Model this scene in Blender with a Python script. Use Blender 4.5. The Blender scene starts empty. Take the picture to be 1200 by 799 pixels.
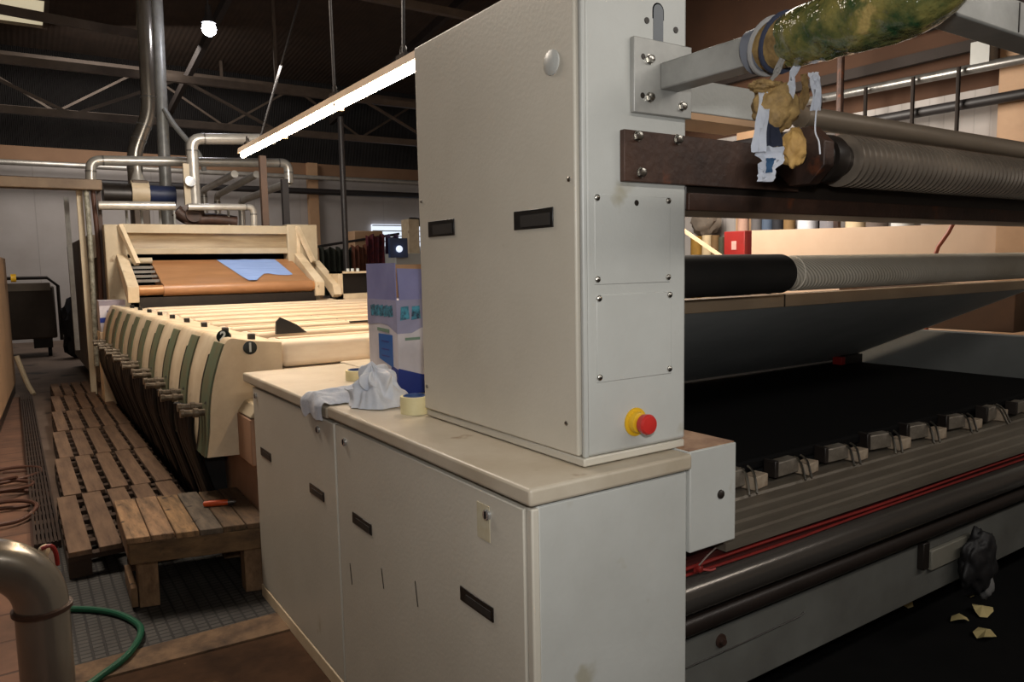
import bpy, bmesh, math, random
from mathutils import Vector, Matrix, noise
random.seed(7)
S = bpy.context.scene
COL = S.collection
PI = math.pi

# ---------------------------------------------------------------- materials
def lin(c):
    return tuple(((v/255.0)/12.92 if v/255.0 <= .04045 else ((v/255.0+.055)/1.055)**2.4) for v in c) + (1,)

def mat(name, col, rough=.5, metal=0.0, col2=None, scale=4.0, amt=.5, stretch=(1, 1, 1), bump=0.0, bscale=60, spec=.5,
        coat=0.0, detail=6, spots=None):
    m = bpy.data.materials.new(name); m.use_nodes = True
    nt = m.node_tree; N = nt.nodes; L = nt.links
    b = N['Principled BSDF']
    b.inputs['Roughness'].default_value = rough
    b.inputs['Metallic'].default_value = metal
    b.inputs['Specular IOR Level'].default_value = spec
    b.inputs['Coat Weight'].default_value = coat
    tc = N.new('ShaderNodeTexCoord')
    mp = N.new('ShaderNodeMapping'); mp.inputs['Scale'].default_value = stretch
    L.new(tc.outputs['Object'], mp.inputs['Vector'])
    nz = N.new('ShaderNodeTexNoise'); nz.inputs['Scale'].default_value = scale; nz.inputs['Detail'].default_value = detail
    nz.inputs['Roughness'].default_value = .62
    L.new(mp.outputs['Vector'], nz.inputs['Vector'])
    rp = N.new('ShaderNodeValToRGB')
    rp.color_ramp.elements[0].position = .5-.5*(1-amt)*.6-.12; rp.color_ramp.elements[1].position = .62+.1*(1-amt)
    rp.color_ramp.elements[0].color = lin(col2 or tuple(v*.82 for v in col)); rp.color_ramp.elements[1].color = lin(col)
    L.new(nz.outputs['Fac'], rp.inputs['Fac'])
    out = rp.outputs['Color']
    if spots:                                            # sparse blotches of a second colour
        sc, sz, th = spots
        n2 = N.new('ShaderNodeTexNoise'); n2.inputs['Scale'].default_value = sz; n2.inputs['Detail'].default_value = 4
        L.new(tc.outputs['Object'], n2.inputs['Vector'])
        r2 = N.new('ShaderNodeValToRGB'); r2.color_ramp.elements[0].position = th; r2.color_ramp.elements[1].position = th+.08
        L.new(n2.outputs['Fac'], r2.inputs['Fac'])
        mx = N.new('ShaderNodeMix'); mx.data_type = 'RGBA'
        L.new(r2.outputs['Color'], mx.inputs[0]); L.new(out, mx.inputs[6]); mx.inputs[7].default_value = lin(sc)
        out = mx.outputs[2]
    L.new(out, b.inputs['Base Color'])
    if bump:
        nb = N.new('ShaderNodeTexNoise'); nb.inputs['Scale'].default_value = bscale; nb.inputs['Detail'].default_value = 3
        L.new(mp.outputs['Vector'], nb.inputs['Vector'])
        bp = N.new('ShaderNodeBump'); bp.inputs['Strength'].default_value = bump; bp.inputs['Distance'].default_value = .01
        L.new(nb.outputs['Fac'], bp.inputs['Height']); L.new(bp.outputs['Normal'], b.inputs['Normal'])
    return m

def emis(name, col, strength):
    m = bpy.data.materials.new(name); m.use_nodes = True
    b = m.node_tree.nodes['Principled BSDF']
    b.inputs['Base Color'].default_value = lin(col)
    b.inputs['Emission Color'].default_value = lin(col); b.inputs['Emission Strength'].default_value = strength
    return m

def wavemat(name, c1, c2, scale, axis='X', rough=.6, metal=0, bump=.5, dist=.02):
    m = mat(name, c1, rough, metal, col2=c2, scale=3)
    nt = m.node_tree; N = nt.nodes; L = nt.links
    tc = N['Texture Coordinate']
    w = N.new('ShaderNodeTexWave'); w.bands_direction = axis; w.inputs['Scale'].default_value = scale
    L.new(tc.outputs['Object'], w.inputs['Vector'])
    bp = N.new('ShaderNodeBump'); bp.inputs['Strength'].default_value = bump; bp.inputs['Distance'].default_value = dist
    L.new(w.outputs['Fac'], bp.inputs['Height']); L.new(bp.outputs['Normal'], N['Principled BSDF'].inputs['Normal'])
    return m

def gridmat(name, c1, c2, sx, sy, rough=.6, metal=0, frac=.14, nscale=3, c1b=None):
    """brick/tile pattern with dark joints"""
    m = mat(name, c1, rough, metal, scale=nscale, col2=c1b or tuple(v*.6 for v in c1))
    nt = m.node_tree; N = nt.nodes; L = nt.links
    br = N.new('ShaderNodeTexBrick'); br.offset = 0
    br.inputs['Scale'].default_value = 1; br.inputs['Brick Width'].default_value = sx; br.inputs['Row Height'].default_value = sy
    br.inputs['Mortar Size'].default_value = min(sx, sy)*frac; br.inputs['Mortar Smooth'].default_value = .3
    L.new(N['Texture Coordinate'].outputs['Object'], br.inputs['Vector'])
    src = N['Principled BSDF'].inputs['Base Color'].links[0].from_socket
    mx = N.new('ShaderNodeMix'); mx.data_type = 'RGBA'
    L.new(br.outputs['Fac'], mx.inputs[0]); L.new(src, mx.inputs[6]); mx.inputs[7].default_value = lin(c2)
    L.new(mx.outputs[2], N['Principled BSDF'].inputs['Base Color'])
    bp = N.new('ShaderNodeBump'); bp.invert = True; bp.inputs['Strength'].default_value = .6; bp.inputs['Distance'].default_value = .006
    L.new(br.outputs['Fac'], bp.inputs['Height']); L.new(bp.outputs['Normal'], N['Principled BSDF'].inputs['Normal'])
    return m

M = {}
M['cab'] = mat('cream_paint', (204, 198, 184), .42, col2=(190, 183, 168), scale=2.2, amt=.3, bump=.06, bscale=90, spots=((170, 158, 132), 5.5, .70))
M['cabg'] = mat('grey_paint', (192, 193, 188), .4, col2=(176, 176, 170), scale=3, amt=.3, bump=.06, bscale=90, spots=((168, 164, 148), 6.5, .68))
M['lid'] = mat('lid_paint', (198, 188, 170), .38, col2=(168, 154, 132), scale=3.5, amt=.5, spots=((132, 104, 74), 9, .69))
M['dirty'] = mat('dirty_cream', (226, 208, 178), .5, col2=(190, 166, 132), scale=4, amt=.5, spots=((120, 92, 62), 7, .66))
M['beige'] = mat('beige_panel', (190, 176, 150), .5, col2=(166, 148, 120), scale=3, amt=.4, spots=((130, 106, 78), 6, .68))
M['table'] = mat('table_cream', (244, 232, 212), .38, col2=(206, 182, 152), scale=3, amt=.5, stretch=(.5, 3, 2))
M['pull'] = mat('black_plastic', (20, 19, 18), .35)
M['pullin'] = mat('dark_recess', (44, 42, 40), .5)
M['chrome'] = mat('chrome', (205, 205, 205), .22, .8)
M['steel'] = mat('steel', (150, 148, 144), .3, .6, col2=(110, 106, 100), scale=5)
M['alu'] = mat('aluminium', (128, 119, 106), .4, .4, col2=(92, 83, 72), scale=2, stretch=(.6, 6, 6), amt=.6)
M['galv'] = mat('galvanised', (172, 171, 166), .42, .25, col2=(140, 139, 134), scale=9, bump=.05, bscale=30)
M['insul'] = mat('insulation_jacket', (200, 196, 188), .3, .45, col2=(168, 162, 152), scale=6, bump=.08, bscale=14)
M['duct'] = mat('duct_steel', (172, 166, 156), .26, .75, col2=(126, 116, 104), scale=4, stretch=(1, 1, .4), amt=.5)
M['rust'] = mat('rusty_steel', (76, 52, 40), .5, .1, col2=(40, 28, 24), scale=6, amt=.7, bump=.15, spots=((104, 56, 32), 9, .66))
M['darksteel'] = mat('dark_steel', (50, 43, 38), .4, .3, col2=(28, 24, 22), scale=5)
M['shaft'] = mat('polished_shaft', (120, 114, 108), .22, .75, col2=(92, 86, 80), scale=3, stretch=(.3, 5, 5))
M['rubber'] = mat('black_rubber', (22, 20, 20), .5, col2=(14, 13, 13), scale=3)
M['belt'] = mat('black_belt', (13, 12, 12), .85, col2=(9, 8, 8), scale=2, stretch=(.4, 3, 3), spec=.1)
M['under'] = mat('chute_grey', (160, 164, 164), .5, col2=(140, 144, 144), scale=3)
M['fabric'] = wavemat('wound_cloth', (232, 224, 208), (206, 194, 172), 34, 'DIAGONAL', .8, 0, .35, .006)
M['sleeve'] = mat('dark_sleeve', (40, 38, 36), .6, col2=(28, 28, 28), scale=8)
M['wood'] = mat('old_wood', (138, 108, 78), .8, col2=(92, 68, 46), scale=5, stretch=(6, .7, 3), amt=.6, bump=.3, bscale=14, spots=((44, 32, 24), 12, .66))
M['woodx'] = mat('old_wood_cross', (118, 92, 62), .85, col2=(70, 52, 34), scale=5, stretch=(.7, 6, 4), amt=.6, bump=.3, bscale=14, spots=((44, 32, 24), 12, .66))
M['pallet'] = mat('pallet_wood', (124, 98, 76), .85, col2=(84, 64, 50), scale=4, stretch=(6, .8, 3), amt=.6, bump=.3, bscale=12)
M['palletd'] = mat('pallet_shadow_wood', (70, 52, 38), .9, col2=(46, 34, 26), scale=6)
M['brown'] = mat('brown_apron', (172, 124, 84), .4, col2=(146, 102, 66), scale=2.2, stretch=(1, 4, 4), amt=.5)
M['blue'] = mat('pale_blue_cloth', (150, 176, 226), .85, col2=(126, 152, 208), scale=6, stretch=(.5, 6, 6))
M['rag'] = mat('white_rag', (222, 224, 230), .9, col2=(190, 198, 212), scale=10, bump=.2, bscale=80)
M['ragy'] = mat('yellowed_rag', (168, 138, 86), .75, col2=(84, 64, 38), scale=26, amt=.6, bump=.4, bscale=40)
M['navy'] = mat('navy_rag', (44, 50, 70), .85)
M['padding'] = mat('green_wrapped_foam', (120, 112, 62), .14, col2=(36, 62, 38), scale=16, amt=.9, bump=.9, bscale=42, coat=.8, spots=((158, 138, 84), 22, .6))
M['tape'] = mat('cream_tape', (232, 222, 176), .5, col2=(216, 204, 156), scale=20)
M['tapeblue'] = mat('blue_core', (70, 96, 150), .5)
M['red'] = mat('red_plastic', (206, 52, 46), .35)
M['yellow'] = mat('yellow_plastic', (232, 184, 40), .4)
M['orange'] = mat('orange_plastic', (222, 88, 34), .4)
M['redcab'] = mat('red_paint', (140, 24, 18), .5)
M['redwire'] = mat('red_wire', (124, 26, 20), .5)
M['greenhose'] = mat('green_hose', (26, 92, 66), .45)
M['brownhose'] = mat('brown_hose', (78, 46, 32), .6)
M['cord'] = mat('black_hose', (24, 22, 21), .42)
M['greenstrip'] = mat('green_strip', (92, 108, 84), .6, col2=(108, 98, 70), scale=9, amt=.7)
M['badge'] = mat('black_badge', (16, 26, 22), .35)
M['ink'] = mat('white_ink', (222, 226, 222), .6)
M['cartonw'] = mat('carton_white', (214, 208, 214), .6)
M['cartonl'] = mat('carton_lavender', (132, 134, 178), .6, col2=(112, 112, 160), scale=6)
M['cartonb'] = mat('carton_blue', (34, 56, 140), .5)
M['cartonm'] = mat('carton_midblue', (30, 98, 176), .5)
M['cartont'] = mat('carton_teal', (70, 150, 176), .5, col2=(26, 34, 60), scale=55, amt=.9)
M['cartong'] = mat('carton_green', (120, 150, 130), .5)
M['carton'] = mat('plain_carton', (190, 150, 106), .7)
M['tan'] = mat('tan_paint', (196, 158, 122), .6, col2=(176, 138, 104), scale=2)
M['tanpan'] = mat('tan_panel', (232, 200, 164), .6, col2=(206, 168, 132), scale=1)
M['pole'] = mat('dark_pole', (46, 42, 42), .5)
M['brownpost'] = mat('brown_post', (100, 78, 64), .6)
M['truss'] = mat('truss_steel', (98, 84, 72), .6, .2, col2=(74, 62, 52), scale=4)
M['rail'] = mat('roof_rail', (44, 34, 28), .8)
M['housing'] = mat('lamp_housing', (170, 150, 128), .5)
M['redcloth'] = mat('dark_red_cloth', (104, 36, 40), .9, col2=(60, 28, 44), scale=10, amt=.8)
M['greencloth'] = mat('dark_green_cloth', (44, 48, 36), .9, col2=(28, 26, 22), scale=10)
M['rustcloth'] = mat('rust_cloth', (112, 62, 40), .9, col2=(70, 40, 30), scale=10)
M['purple'] = mat('violet_cloth', (78, 58, 96), .9)
M['cart'] = mat('cart_panel', (78, 68, 58), .7, col2=(60, 52, 44), scale=3)
M['scrap'] = mat('paper_scrap', (206, 186, 128), .8)
M['pink'] = mat('pink_brown_base', (176, 136, 108), .6, col2=(150, 112, 86), scale=3)
M['pinbolt'] = mat('bolt_steel', (176, 172, 164), .28, 1.0)
M['hole'] = mat('hole_black', (8, 8, 8), .9, spec=0)
M['glasswin'] = emis('skylight_glow', (240, 226, 190), .55)
M['tubeglow'] = emis('tube_glow', (255, 228, 194), 72)
M['bulbglow'] = emis('bulb_glow', (236, 240, 255), 60)
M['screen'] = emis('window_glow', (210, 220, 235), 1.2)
# room
M['floor'] = mat('concrete_floor', (112, 94, 80), .75, col2=(78, 62, 52), scale=1.6, amt=.6, bump=.12, bscale=20, spots=((48, 38, 32), 2.4, .6))
M['oil'] = mat('oily_floor', (84, 60, 42), .9, col2=(44, 31, 22), scale=3, amt=.7, bump=.15, bscale=18, spots=((120, 96, 70), 14, .68), spec=.15)
M['black_floor'] = mat('black_mat', (18, 17, 16), .9, col2=(10, 10, 10), scale=5, spec=.15)
M['paver'] = gridmat('paver', (112, 80, 62), (70, 48, 38), .3, .3, .8, frac=.03)
M['grid'] = gridmat('grid_plate', (80, 78, 74), (36, 34, 33), .048, .034, .6, .2, frac=.16, nscale=4, c1b=(44, 41, 38))
M['wallw'] = gridmat('white_wall', (182, 176, 172), (166, 160, 156), 1.2, .22, .8, frac=.05, nscale=.8, c1b=(164, 156, 150))
M['wallb'] = mat('brown_band', (150, 116, 88), .8, col2=(128, 98, 74), scale=1)
M['corr'] = wavemat('corrugated', (46, 42, 40), (34, 31, 30), 9, 'X', .6, .3, 1, .05)
M['corry'] = mat('upper_side_wall', (84, 56, 38), .9, col2=(66, 44, 30), scale=.8)
M['roof'] = wavemat('roof_sheet', (72, 56, 44), (56, 44, 34), 3, 'X', .9, 0, .2, .03)

# ---------------------------------------------------------------- mesh helpers
BASE = {}
def world_base(o):
    v = Vector((0, 0, 0))
    while o is not None:
        v = v + BASE.get(o.name, Vector((0, 0, 0))); o = o.parent
    return v

def smoothpath(pts, n=6):
    P = [Vector(p) for p in pts]; out = []
    for i in range(len(P)-1):
        p0 = P[max(i-1, 0)]; p1 = P[i]; p2 = P[i+1]; p3 = P[min(i+2, len(P)-1)]
        for k in range(n):
            t = k/n
            out.append(.5*((2*p1)+(p2-p0)*t+(2*p0-5*p1+4*p2-p3)*t*t+(3*p1-p0-3*p2+p3)*t**3))
    out.append(P[-1]); return out

class MB:
    def __init__(s): s.bm = bmesh.new()
    def box(s, x0, x1, y0, y1, z0, z1, rot=None):
        vs = [s.bm.verts.new((x, y, z)) for x in (x0, x1) for y in (y0, y1) for z in (z0, z1)]
        if rot:                                            # rotation (axis, angle) about the box centre
            c = Vector(((x0+x1)/2, (y0+y1)/2, (z0+z1)/2)); R = Matrix.Rotation(rot[1], 3, rot[0])
            for v in vs: v.co = R @ (v.co-c)+c
        for f in ((0, 1, 3, 2), (4, 6, 7, 5), (0, 4, 5, 1), (2, 3, 7, 6), (0, 2, 6, 4), (1, 5, 7, 3)):
            s.bm.faces.new([vs[i] for i in f])
        return s
    def ring(s, c, u, v, r, seg, ru=1, rv=1):
        return [s.bm.verts.new(c+u*(math.cos(2*PI*i/seg)*r*ru)+v*(math.sin(2*PI*i/seg)*r*rv)) for i in range(seg)]
    def skin(s, rings, caps=True):
        n = len(rings[0])
        for a, b in zip(rings, rings[1:]):
            for i in range(n): s.bm.faces.new((a[i], a[(i+1) % n], b[(i+1) % n], b[i]))
        if caps:
            s.bm.faces.new(rings[0][::-1]); s.bm.faces.new(rings[-1])
        return s
    def tube(s, pts, r, seg=12, caps=True, smooth=0):
        P = smoothpath(pts, smooth) if smooth else [Vector(p) for p in pts]
        n = len(P); rr = r if isinstance(r, (list, tuple)) else None
        rings = []; u = None
        for i, p in enumerate(P):
            d = (P[min(i+1, n-1)]-P[max(i-1, 0)]).normalized()
            if u is None:
                u = d.orthogonal().normalized()
            u = (u-d*u.dot(d)).normalized(); v = d.cross(u)
            if rr: f = i/(n-1)*(len(rr)-1); k = min(int(f), len(rr)-2); R = rr[k]+(rr[k+1]-rr[k])*(f-k)
            else: R = r
            mit = 1
            rings.append(s.ring(p, u, v, R*mit, seg))
        return s.skin(rings, caps)
    def cyl(s, p0, p1, r, seg=20, r2=None):
        return s.tube([p0, p1], [r, r if r2 is None else r2], seg)
    def lathe(s, p0, d, prof, seg=28, caps=True):
        p0 = Vector(p0); d = Vector(d).normalized(); u = d.orthogonal().normalized(); v = d.cross(u)
        return s.skin([s.ring(p0+d*t, u, v, r, seg) for t, r in prof], caps)
    def prism(s, pts, plane, a0, a1):
        def P(p, a):
            if plane == 'xz': return (p[0], a, p[1])
            if plane == 'yz': return (a, p[0], p[1])
            return (p[0], p[1], a)
        A = [s.bm.verts.new(P(p, a0)) for p in pts]; B = [s.bm.verts.new(P(p, a1)) for p in pts]
        n = len(pts)
        for i in range(n): s.bm.faces.new((A[i], A[(i+1) % n], B[(i+1) % n], B[i]))
        s.bm.faces.new(A[::-1]); s.bm.faces.new(B); return s
    def quad(s, *pts):
        s.bm.faces.new([s.bm.verts.new(p) for p in pts]); return s
    def bar(s, p0, p1, w, h=None):
        """square bar between two points"""
        h = h or w; p0 = Vector(p0); p1 = Vector(p1); d = (p1-p0).normalized()
        up = Vector((0, 0, 1)) if abs(d.z) < .9 else Vector((0, 1, 0))
        u = d.cross(up).normalized(); v = u.cross(d)
        R = []
        for p in (p0, p1):
            R.append([s.bm.verts.new(p+u*a*w/2+v*b*h/2) for a, b in ((-1, -1), (1, -1), (1, 1), (-1, 1))])
        return s.skin(R)
    def blob(s, c, r, seed=0, rough=.35, freq=2.2, sub=3):
        g = bmesh.ops.create_icosphere(s.bm, subdivisions=sub, radius=1)
        c = Vector(c); r = Vector(r)
        for v in g['verts']:
            n = noise.noise(v.co*freq+Vector((seed*3.1, seed, 0)))+.5*noise.noise(v.co*freq*2.4+Vector((0, seed*2, 5)))
            k = 1+rough*n
            v.co = c+Vector((v.co.x*r.x, v.co.y*r.y, v.co.z*r.z))*k
        return s
    def ball(s, c, r, seg=12):
        g = bmesh.ops.create_uvsphere(s.bm, u_segments=seg, v_segments=max(6, seg//2), radius=r)
        for v in g['verts']: v.co += Vector(c)
        return s
    def screw(s, c, d, r, h=None):
        """domed screw head on a surface, d = outward normal"""
        h = h or r*.6
        return s.lathe(c, d, [(0, r), (h*.5, r*.92), (h*.9, r*.55), (h, r*.15)], 12)
    def build(s, name, m, parent=None, bevel=0, seg=2, smooth=35, label=None, sub=0):
        bmesh.ops.recalc_face_normals(s.bm, faces=s.bm.faces)
        off = world_base(parent)
        if parent is None:
            xs = [v.co for v in s.bm.verts]
            lo = [min(c[i] for c in xs) for i in range(3)]; hi = [max(c[i] for c in xs) for i in range(3)]
            off = Vector(((lo[0]+hi[0])/2, (lo[1]+hi[1])/2, lo[2]))
        for v in s.bm.verts: v.co -= off
        me = bpy.data.meshes.new(name); s.bm.to_mesh(me); s.bm.free()
        me.materials.append(m)
        me.shade_smooth(); me.set_sharp_from_angle(angle=math.radians(smooth))
        o = bpy.data.objects.new(name, me); COL.objects.link(o)
        if parent is None: o.location = off; BASE[o.name] = off.copy()
        else: o.parent = parent
        if bevel:
            b = o.modifiers.new('bevel', 'BEVEL'); b.width = bevel; b.segments = seg; b.limit_method = 'ANGLE'; b.angle_limit = math.radians(40)
            b.harden_normals = False
        if sub:
            d = o.modifiers.new('sub', 'SUBSURF'); d.levels = sub; d.render_levels = sub
        if label: o['label'] = label
        return o
    def top(s, name, m, label, cat, group=None, **k):
        o = s.build(name, m, None, **k); return tag(o, label, cat, group)
    def stru(s, name, m, **k):
        o = s.build(name, m, None, **k); o['kind'] = 'structure'; return o

def tag(o, label, cat, group=None):
    o['label'] = label; o['category'] = cat
    if group: o['group'] = group
    return o

def T(name, label, cat, loc, group=None):
    o = bpy.data.objects.new(name, None); COL.objects.link(o); o.location = loc; o.empty_display_size = .1
    BASE[o.name] = Vector(loc); return tag(o, label, cat, group)

def copy_tree(o, parent=None):
    c = o.copy(); COL.objects.link(c)
    if parent is not None: c.parent = parent
    for ch in list(o.children): copy_tree(ch, c)
    return c

def dup(o, loc, label, group=None):
    c = copy_tree(o); c.location = loc; c['label'] = label
    if group: c['group'] = group
    return c

def text_mesh(mb_name, txt, size, m, parent, origin, ux, uy):
    """lettering as a flat mesh: origin = centre, ux/uy = directions of the line and of 'up'"""
    cu = bpy.data.curves.new('t', 'FONT'); cu.body = txt; cu.size = size; cu.align_x = 'CENTER'; cu.align_y = 'CENTER'; cu.extrude = .0006; cu.offset = .0022
    o = bpy.data.objects.new('t', cu); COL.objects.link(o)
    dg = bpy.context.evaluated_depsgraph_get(); me = bpy.data.meshes.new_from_object(o.evaluated_get(dg))
    bpy.data.objects.remove(o)
    ux = Vector(ux).normalized(); uy = Vector(uy).normalized(); uz = ux.cross(uy)
    off = Vector(origin)-world_base(parent)
    for v in me.vertices: v.co = off+ux*v.co.x+uy*v.co.y+uz*v.co.z
    me.materials.clear(); me.materials.append(m)
    r = bpy.data.objects.new(mb_name, me); COL.objects.link(r); r.parent = parent; return r

# ---------------------------------------------------------------- room shell
MB().box(-6, 12, -5, 20.2, -.12, 0).stru('floor', M['floor'])
MB().box(-6, .015, -2, 11, 0, .012).stru('trim_1', M['paver'])
MB().box(.1, 1.3, 3.22, 4.75, 0, .006).stru('trim_2', M['grid'])
MB().prism([(.1, 3.06), (1.3, 3.0), (1.3, 3.2), (.1, 3.215)], 'xy', 0, .014).stru('trim_3', mat('worn_kerb', (124, 98, 72), .85, col2=(66, 50, 38), scale=9, amt=.8, bump=.3, bscale=30))
MB().box(.02, 1.36, -1, 3.05, 0, .006).stru('trim_4', M['oil'])
MB().box(1.36, 6.5, -2, 4.2, 0, .008).stru('trim_5', M['black_floor'])
def roofz(y): return 6.45+(20.1-y)*.11
MB().box(-6, 12, 20, 20.2, 0, 4.03).stru('wall_far', M['wallw'])
MB().box(-6, 12, 19.96, 20.2, 4.03, 4.33).stru('wall_far_band', M['wallb'])
MB().box(-6, 12, 19.98, 20.2, 4.33, 6.5).stru('wall_far_upper', M['corr'])
MB().box(12, 12.2, -5, 20.2, 0, 3.95).stru('wall_right', M['wallw'])
MB().prism([(-5, 3.95), (20.2, 3.95), (20.2, 6.5), (-5, roofz(-5))], 'yz', 12, 12.2).stru('wall_right_upper', M['corry'])
MB().prism([(-5, 0), (20.2, 0), (20.2, 6.5), (-5, roofz(-5))], 'yz', -6.2, -6).stru('wall_left', M['wallw'])
MB().box(-6, 12, -5.2, -5, 0, roofz(-5)).stru('wall_near', M['wallw'])
MB().prism([(-5.2, roofz(-5.2)), (20.3, roofz(20.3)), (20.3, roofz(20.3)+.15), (-5.2, roofz(-5.2)+.15)], 'yz', -6.2, 12.2).stru('ceiling', M['roof'])
sk = MB()
for (x0, x1) in ((-.6, .98),):
    y0, y1 = 17.2, 18.6
    sk.prism([(y0, roofz(y0)-.03), (y1, roofz(y1)-.03), (y1, roofz(y1)-.01), (y0, roofz(y0)-.01)], 'yz', x0, x1)
w1 = sk.stru('window_1', M['glasswin'])
fr = MB()
for x in (-.6, .98): fr.bar((x, 17.2, roofz(17.2)-.05), (x, 18.6, roofz(18.6)-.05), .08)
for y in (17.2, 18.6): fr.bar((-.64, y, roofz(y)-.05), (1.02, y, roofz(y)-.05), .08)
fr.build('window_frame', M['truss'], w1)
# tan wall columns
for i, (x, y) in enumerate(((6.92, 19.85), (11.85, 5.0), (11.85, 9.6), (11.85, 14.5))):
    c = MB()
    if x < 10: c.box(x-.13, x+.13, 19.8, 19.97, 0, 4.33)
    else: c.box(11.8, 11.99, y-.22, y+.22, 0, 4.6)
    c.stru('column_%d' % (i+1), M['tan'])

# roof trusses running across the hall
def truss(y, z0, z1, x0=-5.9, x1=11.9, pitch=1.75, label=''):
    t = T('roof_truss', label, 'roof truss', (3, y, z0), 'steel roof trusses')
    MB().box(x0, x1, y-.05, y+.05, z1-.07, z1+.06).build('top_chord', M['truss'], t)
    MB().box(x0, x1, y-.05, y+.05, z0-.06, z0+.06).build('bottom_chord', M['truss'], t)
    n = int((x1-x0)/pitch); up = False
    for i in range(n):
        a = x0+i*pitch; b = a+pitch
        MB().bar((a, y, z0 if not up else z1), (b, y, z1 if not up else z0), .05).build('diagonal', M['truss'], t)
        up = not up
    MB().bar((x0+pitch*3, y+.02, z1), (x0+pitch*3, y+.02, roofz(y)), .06).build('strut', M['truss'], t)
    MB().bar((x0+pitch*6, y+.02, z1), (x0+pitch*6, y+.02, roofz(y)), .06).build('strut', M['truss'], t)
    return t
truss(15, 4.2, 5.0, label='steel lattice roof truss nearest the tall ducts, above the insulated pipes')
truss(19.3, 5.0, 6.1, label='steel lattice roof truss close to the dark corrugated far wall')
truss(11.0, 5.6, 6.9, label='high lattice roof truss nearer the camera under the roof sheets')
for i, (x0, y0, z0, x1, y1, z1) in enumerate(((3.4, 19.6, 5.2, 3.4, 6, 7.2), (7.4, 19.6, 5.4, 7.4, 5, 7.6))):
    MB().bar((x0, y0, z0), (x1, y1, z1), .1, .16).top('roof_beam', M['rail'], ('dark sloping roof beam above the left hanging lamp wire', 'dark sloping roof beam behind the long fluorescent lamp')[i], 'beam', 'sloping roof beams')
MB().bar((-3, 15.2, 6.0), (2.4, 14.6, 5.55), .09, .14).top('roof_beam', M['truss'], 'slanting steel beam below the skylight in the top left corner', 'beam', 'sloping roof beams')
for i, z in enumerate((4.45, 4.9, 5.4)):
    MB().box(11.7, 11.8, 2, 19.5, z, z+.16).top('wall_rail', M['rail'], ('dark rail along the right wall, lowest of the three', 'dark rail along the right wall, middle of the three', 'dark rail along the right wall, highest of the three')[i], 'rail', 'rails on the right wall')

# ---------------------------------------------------------------- front cabinets
def lockset(t, x, y, z, name='lock'):
    l = MB().lathe((x, y, z), (-1, 0, 0), [(0, .013), (.006, .013), (.008, .011), (.008, .006)], 16).build(name, M['chrome'], t)
    MB().box(x-.0095, x-.0075, y-.002, y+.002, z-.008, z+.008).build('keyhole', M['hole'], l)
def pull(t, x, y, z, w=.152, h=.036, name='recessed_handle'):
    m = MB().box(x-.003, x+.004, y-w/2, y+w/2, z-h/2, z+h/2)
    p = m.build(name, M['pull'], t, bevel=.001)
    MB().box(x-.0045, x-.0015, y-w/2+.01, y+w/2-.03, z-h/2+.006, z+h/2-.012).build('grip', M['pullin'], p)

c1 = T('low_cabinet', 'low cream steel cabinet nearest the camera, under the tall cabinet', 'cabinet', (1.1, 1.9, 0), 'low machine cabinets')
MB().box(.896, 1.348, 1.262, 2.40, .06, .994).build('body', M['cabg'], c1, bevel=.006)
MB().box(.875, .897, 1.285, 2.396, .065, .985).build('door', M['cab'], c1, bevel=.003)
MB().box(.878, .898, 1.257, 1.281, .06, .99).build('corner_post', M['cab'], c1, bevel=.004)
MB().box(.915, 1.33, 1.29, 2.40, 0, .06).build('plinth', M['cab'], c1)
MB().box(.868, 1.352, 1.248, 2.45, .998, 1.038).build('lid', M['lid'], c1, bevel=.008, seg=3)
pull(c1, .875, 2.19, .70); pull(c1, .875, 1.488, .70)
lockset(c1, .875, 2.31, .94); lockset(c1, .875, 1.428, .935)
MB().box(.8735, .8755, 1.42, 1.475, .87, .955).build('sticker_mark', mat('old_glue', (196, 188, 164), .6, scale=40, col2=(186, 172, 138)), c1)
sc = MB(); 
for (y, z, l) in ((2.05, .60, .06), (1.82, .64, .07), (2.31, .53, .07)): sc.bar((.8745, y, z), (.8745, y-.012, z-l), .0022)
sc.build('scratches', M['darksteel'], c1)

c2 = T('low_cabinet', 'low cream steel cabinet behind the nearest one, beside the wooden bench', 'cabinet', (1.1, 2.95, 0), 'low machine cabinets')
MB().box(.896, 1.37, 2.415, 3.44, .06, .99).build('body', M['cabg'], c2, bevel=.006)
MB().box(.875, .897, 2.412, 3.425, .065, .983).build('door', M['cab'], c2, bevel=.003)
MB().box(.872, .91, 2.41, 3.44, .004, .062).build('plinth', M['dirty'], c2, bevel=.004)
MB().box(.868, 1.362, 2.457, 3.56, .992, 1.034).build('lid', M['lid'], c2, bevel=.008, seg=3)
pull(c2, .875, 3.26, .708); pull(c2, .875, 2.61, .698)
lockset(c2, .875, 3.37, .95); lockset(c2, .875, 2.565, .937)
MB().box(.872, .91, 1.285, 2.40, .0, .062).build('plinth', M['dirty'], c1, bevel=.004)

c3 = T('low_cabinet', 'low cream cabinet with a scuffed lid, right behind the blue carton', 'cabinet', (1.6, 3.1, 0), 'low machine cabinets')
MB().box(1.38, 1.9, 2.78, 3.58, .04, .99).build('body', M['cabg'], c3, bevel=.005)
MB().box(1.368, 1.93, 2.76, 3.64, .992, 1.036).build('lid', M['lid'], c3, bevel=.008, seg=3)

ob = T('end_block', 'small cream steel housing between the low cabinet and the rollers', 'housing', (1.435, 1.45, .78))
MB().box(1.352, 1.520, 1.256, 1.62, .785, 1.041).build('body', M['cabg'], ob, bevel=.003)
MB().box(1.354, 1.518, 1.262, 1.62, 1.0405, 1.043).build('rusty_top', mat('rust_stained', (176, 140, 108), .6, col2=(120, 76, 48), scale=12, amt=.7), ob)
MB().screw((1.462, 1.256, .915), (0, -1, 0), .012, .008).build('screw', M['darksteel'], ob)

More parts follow.
